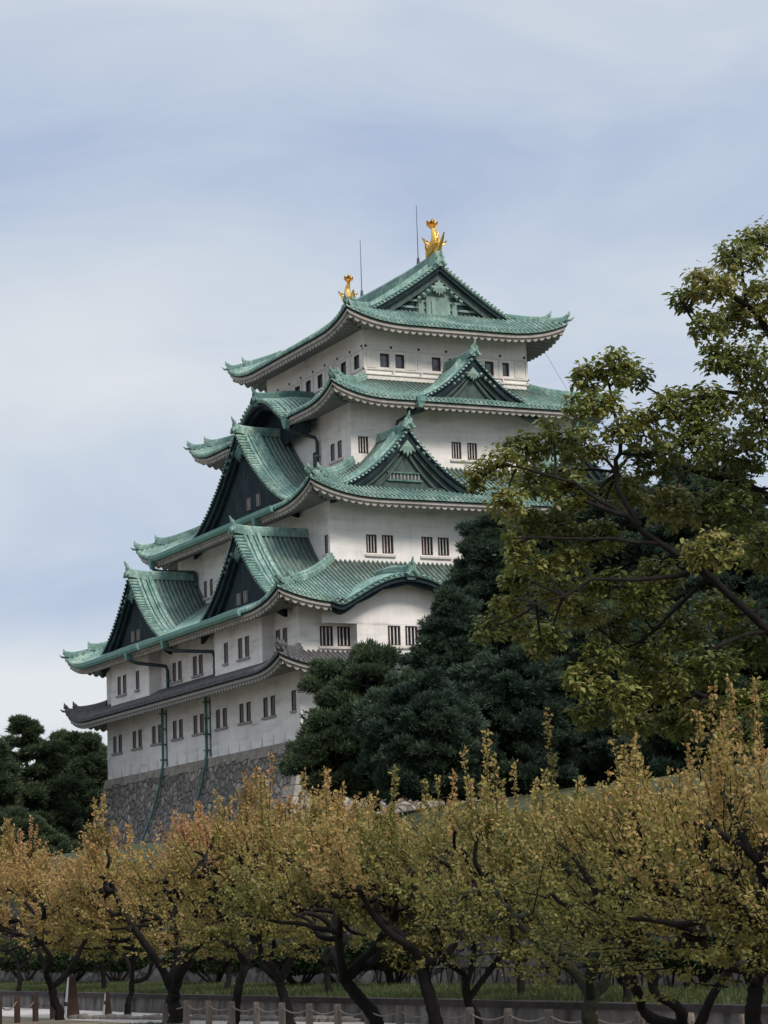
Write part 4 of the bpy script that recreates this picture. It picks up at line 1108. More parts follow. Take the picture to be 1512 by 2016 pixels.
def pine(u, vtop, D, half, zb, label, m=None, dens=1.0, seed=0, lean=0, shape='round', crown_lo=.15, tsz=.21, group='pines on the castle mound', gap=0.0):
    r = np.random.default_rng(seed); m = m or M_PINE
    p = at(u, 1700, D); x, y = p[0], p[1]; ztop = at(u, vtop, D)[2]; H = ztop-zb
    root = empty('pine_tree', (x, y, zb), label, 'pine tree', group)
    g = MB(); n = 9
    tr = [np.array([lean*t*half+.25*math.sin(t*5+seed), .25*math.cos(t*4+seed), t*H*.96]) for t in np.linspace(0, 1, n)]
    g.tube(tr, list(np.linspace(.022*H+.1, .04, n)), 8)
    cen, rad, out = [], [], []
    nb = int((34 if shape != 'flat' else 30)*dens*max(1, H/9))
    for i in range(nb):
        t = crown_lo+(1-crown_lo)*(i+r.uniform(-.5, .5))/nb; t = min(max(t, crown_lo), .985)
        if shape == 'cone': wr = half*min(1, (1-t)**.62*1.15)+.25
        elif shape == 'flat': wr = half*(.45+.6*math.sin(math.pi*min(1, .08+t*.9)))*(1 if t < .9 else .55)
        else: wr = half*min(1.0, math.sqrt(max(0, 1-((t-.40)/.62)**2))+.10)
        az = i*2.4+r.uniform(-.5, .5); L = wr*r.uniform(.45, 1.25)
        k = t*(n-1); i0 = int(min(k, n-2)); b0 = tr[i0]*(1-(k-i0))+tr[i0+1]*(k-i0)
        e = b0+np.array([math.cos(az)*L, math.sin(az)*L, r.uniform(-.05, .45)*L*.5])
        br = bez(b0, e, np.array([r.normal(0, .1), r.normal(0, .1), -.10*L*r.uniform(0, 1)]), 6); g.tube(br, list(np.linspace(.035+.010*L, .015, 6)), 5)
        # side shoots with their own small needle masses, spaced along the outer part of the limb
        ns = 4+int(L*3.2)
        for j in range(ns):
            q = .35+.65*(j+r.uniform(0, 1))/ns; c0 = b0+(e-b0)*q
            sdv = np.array([-math.sin(az), math.cos(az), 0])*r.choice([-1, 1])*r.uniform(.1, .55)*min(L, 2.2)*(1.15-q)
            c = c0+sdv+np.array([0, 0, r.normal(.10, .20 if shape != 'flat' else .13)]); g.tube([c0, c], [.022, .010], 4)
            cen.append(c); rad.append(r.uniform(.16, .46)); out.append(norm(e-b0+sdv))
    g.build('trunk', M_BARKP, root, True)
    if shape != 'flat':
        for _ in range(int(70*half**1.5*max(1, H/9)*dens)):
            t = r.uniform(crown_lo, 1)
            wr = (half*min(1, (1-t)**.62*1.15)+.25) if shape == 'cone' else half*min(1.0, math.sqrt(max(0, 1-((t-.40)/.62)**2))+.10)
            az = r.uniform(0, 6.283); q = r.uniform(.45, 1.02)**.7*wr*(1+.10*math.sin(az*5+t*14)); k = t*(n-1); i0 = int(min(k, n-2)); b0 = tr[i0]*(1-(k-i0))+tr[i0+1]*(k-i0)
            cen.append(b0+np.array([math.cos(az)*q, math.sin(az)*q, r.normal(0, .1)])); rad.append(r.uniform(.15, .36)); out.append(np.array([math.cos(az), math.sin(az), .1]))
    cen = np.array(cen); rad = np.array(rad); out = np.array(out)
    if gap: km = r.random(len(cen)) > gap; cen, rad, out = cen[km], rad[km], out[km]
    pts, dr, ti = [], [], []
    sc = tsz/.24
    for c, q, o_ in zip(cen, rad*sc**.6, out):
        k = int(48*dens*q/.30/sc)+6; v = norm(r.normal(size=(k, 3))); w_ = r.uniform(.1, 1, k)**.5
        P_ = c+v*np.array([1.25, 1.25, .62])*q*w_[:, None]
        dd = v*.5+o_*.7+np.array([0, 0, .45])
        pts.append(P_); dr.append(dd); ti.append(np.full(k, r.normal(.42, .15))+v[:, 2]*.12)
    pts = np.concatenate(pts); dr = norm(np.concatenate(dr)); ti = np.concatenate(ti)
    tuft_mesh('crown', pts, dr, np.full(len(pts), tsz*1.15), 6, ti, m, root, .085, .75)
    return root

pine(735, 1250, 94, 2.5, 6.3, 'green pine with tufted layered branches in front of the keep corner', M_PINEG, 1.25, 3, .0, 'flat', .10)
pine(668, 1412, 92, 1.7, 6.3, 'small pine reaching left across the keep stone base', M_PINEG, 1.0, 31, -.15, 'flat', .15)
pine(900, 1150, 98, 2.1, 6.5, 'slim dark pine between the layered pine and the tall one', M_PINE, 1.0, 4, 0, 'cone')
pine(990, 992, 104, 3.1, 6.5, 'tall dark pine covering the right end of the second storey', M_PINE, 1.25, 5, 0, 'cone')
pine(1075, 985, 108, 3.0, 6.5, 'tall blue-green pine right of the tallest pine', M_PINE, 1.2, 6, 0, 'round')
pine(1230, 915, 112, 3.6, 6.5, 'broad dark pine behind the leafy foreground branches', M_PINE, 1.2, 8, 0, 'round')
pine(1420, 880, 108, 3.8, 6.5, 'dark pine at the right edge behind the foreground tree', M_PINE, 1.2, 9, 0, 'round')
pine(1010, 1290, 90, 2.6, 6.4, 'low dark pine at the foot of the tall pines', M_PINE, 1.1, 10, 0, 'round', .05)
pine(1160, 1220, 92, 3.0, 6.4, 'low dark pine below the foreground branches', M_PINE, 1.1, 11, 0, 'round', .05)
pine(1340, 1180, 90, 3.2, 6.4, 'low dark pine above the orange plum tree', M_PINE, 1.1, 12, 0, 'round', .05)
pine(1520, 1010, 104, 3.2, 6.5, 'tall dark pine cut by the right edge', M_PINE, 1.2, 21, 0, 'round', .05)
pine(1500, 1200, 88, 2.8, 6.4, 'low dark pine cut by the right edge', M_PINE, 1.1, 13, 0, 'round', .05)
pine(840, 1350, 88, 2.0, 6.4, 'low bushy pine right of the layered pine', M_PINE, 1.1, 14, 0, 'round', .05)
LG = 'pines left of the keep'
pine(62, 1400, 190, 3.6, 1.0, 'airy pine at the left edge with sky gaps', M_PINEG, .9, 15, -.1, 'flat', .35, .36, LG, .12)
pine(-30, 1440, 185, 3.4, 1.0, 'pine cut by the left edge of the photo', M_PINEG, .9, 16, 0, 'flat', .3, .36, LG, .12)
pine(160, 1432, 225, 3.4, 1.0, 'pine half hidden by the far corner of the keep', M_PINEG, 1.0, 17, -.1, 'round', .25, .40, LG)
pine(95, 1560, 215, 3.2, 1.0, 'low dense pine beside the stone base', M_PINEG, 1.0, 18, 0, 'round', .1, .40, LG)
pine(20, 1600, 170, 4.2, 1.0, 'low dense pine below the left edge pine', M_PINEG, 1.0, 19, 0, 'round', .1, .36, LG)

# --- plum trees in autumn leaf
def plum(u, D, vtop, half, label, seed, tone=.4, trunk_m=None, lean=0.0, fork=.8, tr_r=.15, nsh=300, leaf=.085, cl=1.45, group='autumn plum trees along the path', thin=1.0, shoots=3, offs=0):
    r = np.random.default_rng(seed)
    d = FW+RT*(u-756)/FPX; d = d/np.linalg.norm(d[:2]); hd = d[:2]
    base = CAM[:2]+ (FW+RT*(u-756)/FPX)[:2]*D
    x, y = base; H = at(u, vtop, D)[2]
    root = empty('plum_tree', (x, y, 0), label, 'plum tree', group)
    right = np.array([RT[0], RT[1], 0]); right /= np.linalg.norm(right); back = np.array([hd[0], hd[1], 0])
    g = MB()
    ftop = right*lean*.9+np.array([0, 0, fork])
    tk = [np.array([0, 0, -.1]), right*lean*.25+np.array([0, 0, fork*.35]), right*lean*.65+np.array([0, 0, fork*.72]), ftop]
    tr_r *= .58
    tk = [p_+(r.normal(0, .04, 3) if 0 < i_ < 5 else 0) for i_, p_ in enumerate([tk[0], (tk[0]+tk[1])/2, tk[1], (tk[1]+tk[2])/2, tk[2], (tk[2]+tk[3])/2, tk[3]])]
    g.tube(tk, [tr_r*1.45, tr_r*1.2, tr_r*1.02, tr_r*1.1, tr_r*.95, tr_r*1.0, tr_r*.92], 10, soft=2)
    # main limbs
    nl = r.integers(3, 5); limbs = []
    Cc = np.array([0, 0, (cl+H)/2]); Hz = (H-cl)/2
    for i in range(nl):
        a = 2*math.pi*(i+r.uniform(-.2, .2))/nl + r.uniform(0, 1)
        dirv = right*math.cos(a)+back*math.sin(a)
        e = ftop*.4+dirv*half*r.uniform(.42, .62)+np.array([0, 0, cl+(H-cl)*r.uniform(.28, .5)])
        kink = np.array([r.normal(0, .16), r.normal(0, .16), -.25*r.uniform(0, 1)])
        pts = bez(ftop, e, kink+dirv*.12, 7)
        for p_ in pts[1:-1]: p_ += r.normal(0, .10, 3)
        g.tube(pts, list(np.linspace(tr_r*.80, tr_r*.36, 7)), 8, soft=2); limbs.append(pts)
    # secondary branches to cluster centres
    cents = []; nc = 30
    for i in range(nc):
        for _ in range(20):
            v = r.normal(size=3); v /= np.linalg.norm(v); q = r.uniform(.35, .9)**.6
            c = Cc*np.array([0, 0, 1])+right*v[0]*half*q+back*v[1]*half*q+np.array([0, 0, v[2]*Hz*q])+ftop*np.array([.4, .4, 0])
            if c[2] < cl+.15 or any(np.linalg.norm(c-k) < .38 for k in cents): continue
            break
        cents.append(c)
        best = min(((np.linalg.norm(c-p_), k, j) for k, L in enumerate(limbs) for j, p_ in enumerate(L[2:], 2)), key=lambda z: z[0])
        s_ = limbs[best[1]][best[2]]
        pts = bez(s_, c, r.normal(0, .12, 3), 5)
        for p_ in pts[1:-1]: p_ += r.normal(0, .07, 3)
        g.tube(pts, list(np.linspace(.062, .024, 5)), 6, soft=1)
    cents = np.array(cents)
    # shoots
    k = r.integers(0, len(cents), nsh)
    b0 = cents[k]+r.normal(0, .17, (nsh, 3))
    out = norm(b0-(Cc*.85)); dv = norm(out*.75+np.array([0, 0, .85])+r.normal(0, .30, (nsh, 3)))
    drop = b0[:, 2] < cl+.35*(H-cl)*.6
    dv[drop] = norm(dv[drop]*np.array([1, 1, .35])+np.array([0, 0, -.12]))
    Ls = r.uniform(.35, 1.0, nsh)
    # long upright water shoots on top
    ns = shoots; ss = r.choice(nsh, ns, False)
    tops = np.argsort(-b0[:, 2])[:max(ns*5, 10)]; ss = r.choice(tops, ns, False)
    dv[ss] = norm(np.array([0, 0, 1.])+r.normal(0, .06, (ns, 3))); 
    zend = b0[:, 2]+dv[:, 2]*Ls; over = (zend > H) ; over[ss] = False
    Ls[over] *= .55
    Ls[ss] = r.uniform(.75, 1.15, ns)
    tw = g
    for i in range(nsh): 
        if i % 2 == 0 or i in ss: tw.tube([b0[i], b0[i]+dv[i]*Ls[i]], [.011, .005], 3, False)
    g.build('trunk', trunk_m or M_BARK, root, True)
    b0 = np.concatenate([b0, b0[ss], b0[ss]]); dv = np.concatenate([dv, dv[ss], dv[ss]]); Ls = np.concatenate([Ls, Ls[ss], Ls[ss]]); k = np.concatenate([k, k[ss], k[ss]]); nsh = len(b0)
    per = 40
    t = r.uniform(0.02, 1.02, (nsh, per)); C = b0[:, None]+dv[:, None]*(Ls[:, None]*t)[..., None]+r.normal(0, .022, (nsh, per, 3))
    C = C.reshape(-1, 3); n = len(C)
    ld = norm(np.repeat(dv, per, 0)*.55+r.normal(0, .55, (n, 3))+np.array([0, 0, -.15])); a = norm(np.cross(ld, r.normal(size=(n, 3))))
    up_ = np.cross(ld, a)
    sz = leaf*r.uniform(.65, 1.25, n); w = sz*.27
    V = np.stack([C, C+ld*(sz*.5)[:, None]+a*w[:, None], C+ld*sz[:, None]-up_*(sz*.12)[:, None], C+ld*(sz*.5)[:, None]-a*w[:, None]], 1)
    hf = (C[:, 2]-cl)/(H-cl)
    ct = r.normal(0, .10, len(cents))[np.repeat(k, per)]
    ti = tone+(.04 if u < 460 else 0)+.34*(hf-.62)+ct+r.normal(0, .10, n)
    keepm = r.random(n) < thin
    leaf_mesh('crown', V[keepm], 4, [(0, 1, 2, 3)], ti[keepm], M_PLUM, root)
    return root
T = [  # u, D, vtop, half, tone, lean, fork, tr_r, label
 (110, 62, 1718, 3.0, 0.55, -.25, .75, .17, 'golden plum tree behind the white tapered marker post'),
 (-40, 66, 1673, 2.8, .48, .1, .8, .15, 'golden plum tree cut by the left edge'),
 (325, 56, 1638, 2.9, 0.60, .0, .65, .24, 'orange-topped plum tree with a thick forked trunk'),
 (235, 64, 1748, 2.4, .50, .15, .8, .12, 'slender plum tree between the marker posts'),
 (432, 53, 1596, 2.5, .56, .35, 1.2, .15, 'orange plum tree with a straight trunk leaning right'),
 (545, 52, 1584, 2.5, .48, -.2, .85, .17, 'yellow plum tree in front of the keep stone base'),
 (725, 46, 1601, 2.6, 0.37, -.75, .95, .19, 'plum tree with a trunk leaning left and a Y fork'),
 (835, 43, 1616, 2.2, .38, -.35, 1.2, .18, 'plum tree with a tall dark curved trunk at centre'),
 (905, 44, 1616, 2.3, 0.30, -.2, .55, .13, 'olive plum tree whose thin trunk splits low in a V'),
 (1115, 36, 1578, 2.3, 0.28, .05, .75, .19, 'mossy thick-trunked plum tree with a green crown'),
 (1275, 32, 1601, 1.8, 0.30, .1, .45, .16, 'dark plum tree splitting low into a wide V'),
 (1435, 30, 1524, 1.9, .46, .0, 1.0, .16, 'orange-tipped plum tree with a straight dark trunk near the right edge'),
 (1600, 29, 1549, 1.8, .42, -.5, .6, .15, 'plum tree cut by the right edge with a slanting trunk'),
]
for i, (u, D, vt, hf, tone, lean, fk, tr_, lab) in enumerate(T):
    plum(u, D, vt, hf, lab, 40+i, tone, M_BARKM if 'mossy' in lab else None, lean, fk, tr_, nsh=int((330 if D > 40 else 440)*(hf/2.2)**1.0), cl=1.45 if D > 50 else (1.2 if D > 38 else .95), leaf=.082 if D > 40 else .066, shoots=3 if D > 50 else 5)
# second row, across the path side, closing the gaps between the crowns
for i, (u, D, vt, hf, tone, lab) in enumerate([(30, 78, 1693, 2.6, .50, 'plum tree in the back row left of the marker post'), (190, 74, 1743, 2.4, .50, 'plum tree in the back row behind the marker post'),
        (430, 66, 1608, 2.0, .58, 'rust-orange plum tree rising before the downpipes'), (620, 58, 1606, 2.2, .42, 'yellow plum tree in the back row below the layered pine'),
        (985, 50, 1598, 2.3, .33, 'olive plum tree in the back row below the tall pine'), (1190, 44, 1578, 2.2, .34, 'olive plum tree in the back row below the leafy branches')]):
    plum(u, D, vt, hf, lab, 80+i, tone, None, 0, 1.1, .12, nsh=360, cl=1.6, group='back row of plum trees', shoots=2)

# --- broad-leaved tree on the right, nearest to the viewer
def broad_tree():
    D0 = 36.0; r = np.random.default_rng(5)
    bp = at(1830, 1700, D0); bx, by = bp[0], bp[1]
    root = empty('broadleaf_tree', (bx, by, 0), 'large broad-leaved green tree reaching in from the right in front of the keep', 'tree')
    o = np.array([bx, by, 0.])
    def L(u, v, D=D0): return at(u, v, D)-o
    g = MB()
    trunk = [np.array([0, 0, -.1]), np.array([.05, .1, 1.2]), L(1800, 1600), L(1790, 1400), L(1760, 1150), L(1740, 900), L(1700, 640), L(1660, 420)]
    g.tube(trunk, [.42, .34, .30, .27, .22, .17, .12, .07], 10)
    limbs = [
     ([(1790, 1420, 36), (1640, 1330, 35.6), (1512, 1243, 35.2), (1440, 1175, 35), (1370, 1110, 34.8), (1300, 1070, 34.7), (1235, 1015, 34.6), (1185, 1000, 34.5), (1150, 985, 34.5)], .072, .026),
     ([(1375, 1115, 34.8), (1330, 1135, 34.7), (1250, 1142, 34.5), (1165, 1140, 34.4), (1110, 1175, 34.3), (1055, 1190, 34.2)], .04, .014),
     ([(1400, 1135, 34.9), (1370, 1160, 35.2), (1290, 1240, 35.5), (1230, 1275, 35.6), (1190, 1330, 35.8)], .035, .014),
     ([(1790, 1500, 36), (1640, 1420, 35.8), (1512, 1392, 35.5), (1440, 1385, 35.4), (1370, 1365, 35.3), (1300, 1400, 35.2), (1220, 1390, 35)], .075, .016),
     ([(1770, 1250, 36), (1640, 1110, 36.5), (1490, 1065, 36.4), (1430, 1065, 36.3), (1360, 1078, 36.2)], .06, .02),
     ([(1760, 1100, 36), (1600, 1010, 36), (1480, 960, 36), (1380, 930, 36), (1300, 900, 36), (1250, 880, 35.9), (1215, 930, 35.8)], .075, .018),
     ([(1260, 1035, 34.6), (1215, 960, 34.8), (1212, 905, 34.9), (1222, 870, 35), (1205, 800, 35), (1195, 740, 35)], .045, .016),
     ([(1740, 900, 36), (1620, 760, 35.8), (1512, 655, 35.6), (1468, 598, 35.5), (1430, 575, 35.4), (1380, 580, 35.4), (1340, 590, 35.3)], .075, .014),
     ([(1470, 600, 35.5), (1462, 550, 35.5), (1455, 500, 35.5), (1470, 465, 35.4)], .03, .012),
     ([(1740, 950, 36), (1620, 850, 36), (1500, 790, 36.2), (1420, 770, 36.2), (1340, 790, 36.1)], .06, .016),
     ([(1235, 1015, 34.6), (1130, 950, 34.6), (1060, 930, 34.5), (985, 915, 34.4)], .03, .012),
     ([(1300, 1070, 34.7), (1200, 1060, 34.4), (1100, 1060, 34.2), (1010, 1060, 34.1)], .03, .012),
     ([(1512, 1243, 35.2), (1440, 1260, 34.8), (1380, 1290, 34.6), (1330, 1330, 34.5)], .035, .014),
     ([(1680, 560, 36), (1600, 520, 35.8), (1540, 500, 35.7), (1500, 480, 35.6)], .045, .014)]
    LP = []
    for pts, r0, r1 in limbs:
        P = [L(*q) for q in pts]; 
        # subdivide smoothly
        Q = []
        for i in range(len(P)-1):
            for t in (0, .5): Q.append(P[i]*(1-t)+P[i+1]*t+(r.normal(0, .02, 3) if t else 0))
        Q.append(P[-1]); rr = np.linspace(r0, r1, len(Q)); g.tube(Q, list(rr), 7); LP += list(Q[len(Q)//3:])
    LP = np.array(LP)
    blobs = [(1455, 500, 55, 42), (1500, 470, 50, 40), (1400, 560, 62, 45), (1350, 585, 32, 28), (1440, 635, 50, 40), (1490, 600, 60, 60), (1390, 640, 35, 30), (1400, 800, 60, 50), (1490, 720, 70, 70), (1420, 700, 50, 40), (1500, 830, 80, 70),
     (1160, 745, 42, 38), (1215, 720, 60, 38), (1250, 745, 36, 30), (1180, 790, 45, 30), (1130, 800, 25, 25), (1245, 840, 70, 45), (1330, 800, 55, 45), (1350, 870, 75, 60), (1440, 900, 80, 70), (1290, 905, 60, 50), (1150, 880, 60, 50), (1090, 860, 55, 40), (1030, 880, 50, 35), (985, 905, 42, 32), (940, 935, 34, 30), (1050, 940, 60, 45), (1120, 960, 60, 50),
     (1000, 985, 42, 36), (1040, 1030, 52, 40), (1010, 1075, 40, 34), (1100, 1030, 50, 40), (1180, 1060, 60, 45), (1230, 960, 60, 50), (1330, 1000, 80, 50), (1440, 1000, 80, 60), (1500, 1080, 60, 60), (1400, 1080, 70, 45), (1130, 1100, 50, 35), (1060, 1110, 55, 32), (1020, 1140, 38, 32), (1090, 1160, 55, 38), (1000, 1190, 34, 32), (960, 1235, 32, 30), (1035, 1230, 42, 35), (1085, 1250, 38, 35), (1065, 1275, 25, 22), (1140, 1200, 60, 38), (1200, 1150, 60, 35), (1290, 1130, 60, 45), (1260, 1180, 60, 45), (1200, 1230, 55, 40),
     (1185, 1290, 50, 40), (1150, 1340, 42, 42), (1165, 1400, 45, 38), (1230, 1370, 50, 48), (1270, 1300, 60, 48), (1340, 1240, 70, 50), (1420, 1200, 70, 45), (1480, 1270, 60, 55), (1400, 1310, 70, 52), (1320, 1350, 60, 48), (1250, 1425, 50, 30), (1330, 1420, 55, 36), (1400, 1400, 55, 40), (1480, 1370, 55, 45), (1460, 1450, 50, 35),
     (1560, 560, 60, 60), (1580, 760, 60, 70), (1590, 950, 60, 70), (1600, 1130, 60, 70), (1600, 1320, 60, 60)]
    C, TI = [], []
    for (u, v, a, b) in blobs:
        j = r.uniform(-.9, .9); c = L(u, v, D0-.8+j); s = (D0)/FPX
        i = np.argmin(np.linalg.norm(LP-c, axis=1)); 
        if np.linalg.norm(LP[i]-c) < 3.5: g.tube(bez(LP[i], c, r.normal(0, .08, 3), 5), [.025, .02, .016, .012, .008], 4)
        a, b = a*.9, b*.9; nt_ = int(a*b*.0215)+5; bt = r.normal(0, .12)
        for _ in range(nt_):
            w_ = r.normal(size=3); w_ /= np.linalg.norm(w_); q = r.uniform(.25, 1)**.5*.95
            p = c+RT*w_[0]*a*s*q+UP*w_[1]*b*s*q+FW*w_[2]*min(a, b)*s*q*1.2
            C.append(p); TI.append(bt)
            if r.random() < .35: g.tube([c+(p-c)*.15, p], [.010, .005], 3, False)
    g.build('trunk', M_BARK, root, True)
    C = np.array(C); TI = np.array(TI); per = 12; n = len(C)*per
    cc = np.repeat(C, per, 0)+r.normal(0, .035, (n, 3)); 
    az = r.uniform(0, 2*math.pi, n); ld = norm(np.stack([np.cos(az), np.sin(az), r.normal(-.35, .45, n)], 1))
    a = norm(np.cross(ld, np.array([0, 0, 1.])+r.normal(0, .35, (n, 3)))); up_ = norm(np.cross(a, ld))
    sz = r.uniform(.06, .125, n); w = sz*.27
    P0 = cc+ld*.03; f = lambda t, s_, z_: P0+ld*(sz*t)[:, None]+a*(w*s_)[:, None]+up_*(sz*z_)[:, None]
    V = np.stack([f(0, 0, 0), f(.35, 1, .07), f(.7, .75, .02), f(1, 0, -.12), f(.7, -.75, .02), f(.35, -1, .07), f(.5, 0, -.02)], 1)
    ti = .42+np.repeat(TI, per)+r.normal(0, .16, n)
    leaf_mesh('crown', V, 7, [(0, 1, 6, 5), (1, 2, 3, 6), (5, 6, 3, 4)], ti, M_BROAD, root)
broad_tree()

# --- hedge shrubs on the bank
def shrub(x, y, z, sx, h, label, seed, stems=True, group='clipped shrubs on the grass bank'):
    r = np.random.default_rng(seed); root = empty('shrub', (x, y, z), label, 'shrub', group)
    g = MB()
    for i in range(7):
        a = r.uniform(0, 6.28); e = np.array([math.cos(a)*sx*.55, math.sin(a)*sx*.55, h*.6]); g.tube(bez((0, 0, -.05), e, r.normal(0, .08, 3), 5), [.05, .04, .035, .03, .02], 5)
    g.build('stems', M_HEDGEW, root)
    n = int(900*sx*h)+200; v = norm(r.normal(size=(n, 3))); q = r.uniform(.4, 1, n)**.4
    C = np.stack([v[:, 0]*sx*q, v[:, 1]*sx*q, h*.68+v[:, 2]*h*.34*q], 1)
    tuft_mesh('foliage', C, norm(v+np.array([0, 0, .3])), np.full(n, .13), 5, r.normal(.45, .18, n), M_HEDGE, root, .28)
def bank_pos(u, dx):
    # point on the bank, dx behind the wall line, seen in column u
    d = (FW+RT*(u-756)/FPX)[:2]
    # solve rwx(y)+dx = x
    for D in np.linspace(25, 140, 1200):
        p = CAM[:2]+d*D
        if p[0] >= rwx(p[1])+dx: return p[0], p[1]
    return p[0], p[1]
for i, (u, dx, sx, h, lab) in enumerate([(40, 4.5, 1.6, 1.5, 'dark shrub on the bank at the left edge'), (130, 4.2, 1.4, 1.3, 'dark shrub behind the white marker post'), (215, 4.6, 1.4, 1.4, 'shrub between the two marker posts'), (405, 4.5, 1.5, 1.2, 'flat-topped shrub with bare stems left of the straight trunk'), (565, 4.2, 1.2, 1.1, 'low shrub right of the trunk at the stone base'), (640, 4.5, 1.3, 1.2, 'rounded shrub left of the leaning trunk'),
        (745, 4.4, 1.1, 1.35, 'shrub seen between the Y fork and the curved trunk'), (1190, 5.0, .8, 1.0, 'small shrub beside the mossy trunk'), (1330, 4.4, .7, .95, 'small shrub behind the wide V trunk'), (1495, 5.5, 1.4, 2.2, 'tall shrub at the right edge')]):
    x, y = bank_pos(u, dx); shrub(x, y, .48, sx, h, lab, 200+i)

# --- trellis fence on the bank: top rail on V-shaped sticks
def trellis():
    x0, y0 = bank_pos(1500, 4.2); x1, y1 = bank_pos(700, 4.6)
    root = empty('trellis_fence', (x0, y0, .47), 'low brown wooden fence of V-shaped sticks under one rail on the bank', 'fence')
    d = np.array([x1-x0, y1-y0, 0]); Ln = np.linalg.norm(d); d /= Ln
    g = MB(); g.tube([d*0+np.array([0, 0, .46]), d*Ln*.5+np.array([0, 0, .48]), d*Ln+np.array([0, 0, .46])], .028, 6); g.build('rail', M_RUST, root)
    s = 0
    while s < Ln:
        for q in (-.2, .2):
            g = MB(); g.tube([d*s+np.array([0, 0, -.05]), d*(s+q*.5)+np.array([0, 0, .22]), d*(s+q)+np.array([0, 0, .48])], [.028, .024, .02], 5); g.build('stick', M_RUST, root)
        s += .62
trellis()

# --- rope fences
def rope_fence(pts, h, r0, mt, label, name='rope_fence', cap=True, sag=.16, zrope=.8):
    root = empty(name, (pts[0][0], pts[0][1], 0), label, 'fence')
    o = np.array([pts[0][0], pts[0][1], 0])
    for i, p in enumerate(pts):
        q = np.array([p[0], p[1], 0])-o; g = MB()
        g.tube([q+np.array([0, 0, -.1]), q+np.array([0, 0, h-.05]), q+np.array([0, 0, h])], [r0, r0*.97, r0*.8], 8); po = g.build('post', mt, root)
        if i < len(pts)-1:
            q2 = np.array([pts[i+1][0], pts[i+1][1], 0])-o; g = MB()
            g.tube([q*(1-t)+q2*t+np.array([0, 0, h*zrope-sag*4*t*(1-t)]) for t in np.linspace(0, 1, 8)], .014, 5); g.build('rope', M_ROPE, root)
def gpt(u, v):
    d = FW+RT*(u-756)/FPX+UP*(1008-v)/FPX; t = -CAM[2]/d[2]; return CAM+d*t
rope_fence([gpt(-2, 2022)[:2], gpt(34, 2014)[:2], gpt(70, 2011)[:2], gpt(104, 2006)[:2], gpt(132, 2003)[:2]], .62, .075, M_POSTB, 'dark brown post fence with a sagging rope at the lower left')
fp = []
for y in np.arange(-113, -143, -1.4): fp.append((rwx(y)-2.55, y))
rope_fence(fp, .50, .075, M_POSTG, 'grey weathered post fence with rope between the path and the plum trees', zrope=.82, sag=.1)

# --- tapered marker posts
def marker(u, v, h, w, label, name='marker_post'):
    p = gpt(u, v); root = empty(name, (p[0], p[1], 0), label, 'post', 'tapered marker posts')
    root.rotation_euler = (0, 0, R(-8))
    g = MB(); a, b = w/2, w*.22
    g.hexa([(-a, -a, -.05), (a, -a, -.05), (a, a, -.05), (-a, a, -.05), (-b, -b, h), (b, -b, h), (b, b, h), (-b, b, h)])
    g.add([(-b, -b, h), (b, -b, h), (b, b, h), (-b, b, h), (0, 0, h+.05)], [(0, 1, 4), (1, 2, 4), (2, 3, 4), (3, 0, 4)]); g.build('shaft', M_POSTB, root)
    g = MB(); e = .012
    for (z0, z1) in ((-.04, .28), (.38, h-.01)):
        la, lb = a+(b-a)*(z0/h), a+(b-a)*(z1/h)
        g.hexa([(-la-e, -la, z0), (-la-.001, -la, z0), (-la-.001, la, z0), (-la-e, la, z0), (-lb-e, -lb, z1), (-lb-.001, -lb, z1), (-lb-.001, lb, z1), (-lb-e, lb, z1)])
    g.build('white_panel', M_WHITE, root)
marker(142, 2004, .98, .34, 'tall tapered brown marker post with white side beside the rope fence')
marker(212, 2001, .56, .20, 'short dark marker post with white sides right of the tall one')

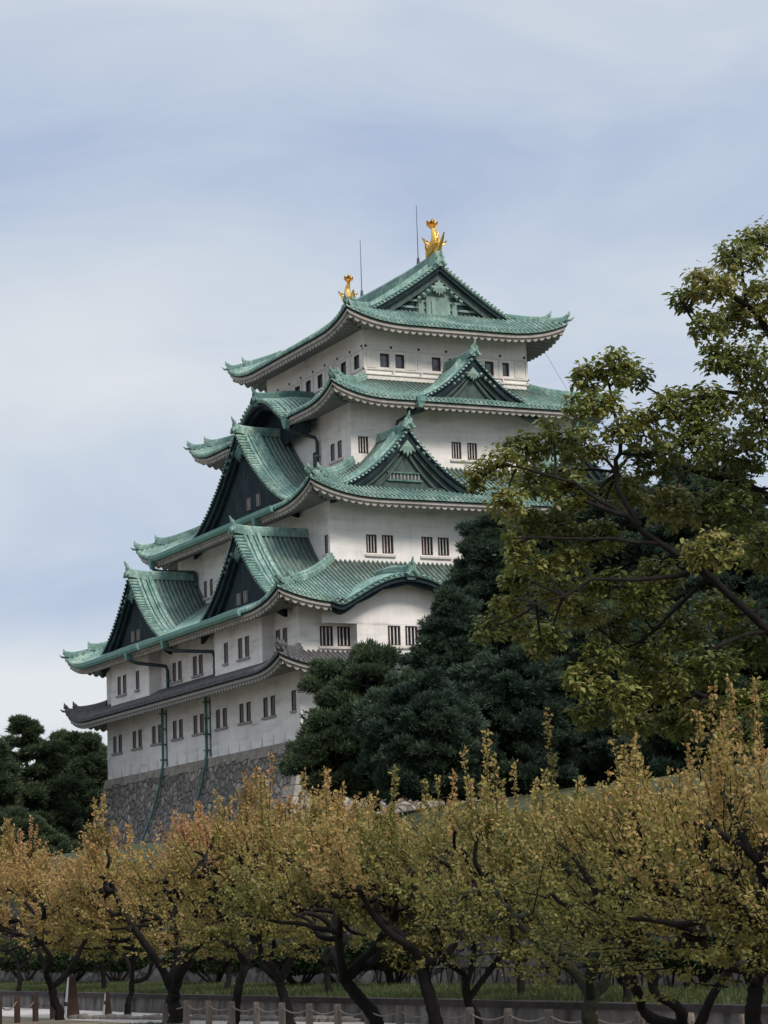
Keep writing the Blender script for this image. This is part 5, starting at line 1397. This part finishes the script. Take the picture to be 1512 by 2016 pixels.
# --- kerb stones of the tree bed and low foreground turf
def kerb():
    i = 0
    us = np.linspace(150, 700, 40)
    for u in us:
        p = gpt(u, 2006+ (u-150)*.012); r = random.Random(i)
        g = MB(); L, W_, H_ = r.uniform(.30, .5), r.uniform(.2, .28), r.uniform(.07, .13)
        n = 9; bot = [(L*.5*math.cos(a)*r.uniform(.85, 1.1), W_*.5*math.sin(a)*r.uniform(.85, 1.1), -.04) for a in np.arange(n)*2*math.pi/n]
        mid = [(x*1.02, y*1.02, H_*.6) for x, y, z in bot]; top = [(x*.72, y*.72, H_*r.uniform(.9, 1.1)) for x, y, z in bot]
        g.add(bot+mid+top, [(k, (k+1) % n, n+(k+1) % n, n+k) for k in range(n)]+[(n+k, n+(k+1) % n, 2*n+(k+1) % n, 2*n+k) for k in range(n)]+[tuple(range(2*n, 3*n))])
        o = g.build('kerb_stone', M_KERB); o.location = (p[0], p[1], 0); o.rotation_euler = (0, 0, r.uniform(-.4, .4)+.4)
        tag(o, 'rough grey edging stone in the row bordering the tree bed', 'stone', 'edging stones of the tree bed'); i += 1
kerb()
def turf(name, fnpos, n, hmin, hmax, seed):
    r = np.random.default_rng(seed); P = fnpos(r, n)
    d = norm(np.stack([r.normal(0, .35, n), r.normal(0, .35, n), np.ones(n)], 1)); a = norm(np.cross(d, r.normal(size=(n, 3)))); h = r.uniform(hmin, hmax, n)
    V = np.stack([P-a*.012, P+a*.012, P+d*h[:, None]], 1)
    return tag(leaf_mesh(name, V, 3, [(0, 1, 2)], r.uniform(0, 1, n), M_BLADE), 'short green grass along the bank above the retaining wall' if 'bank' in name else 'sparse grass tufts under the plum trees', 'grass', kind='stuff')
def bankp(r, n):
    y = r.uniform(-145, -40, n); dx = r.uniform(.4, 4.5, n); return np.stack([rwx(y)+dx, y, .42+.02*dx], 1)
turf('bank_grass', bankp, 70000, .06, .17, 1)
def bedp(r, n):
    y = r.uniform(-146, -113, n); dx = r.uniform(-6.5, -2.9, n); return np.stack([rwx(y)+dx, y, 0*y], 1)
turf('bed_grass', bedp, 30000, .03, .09, 2)
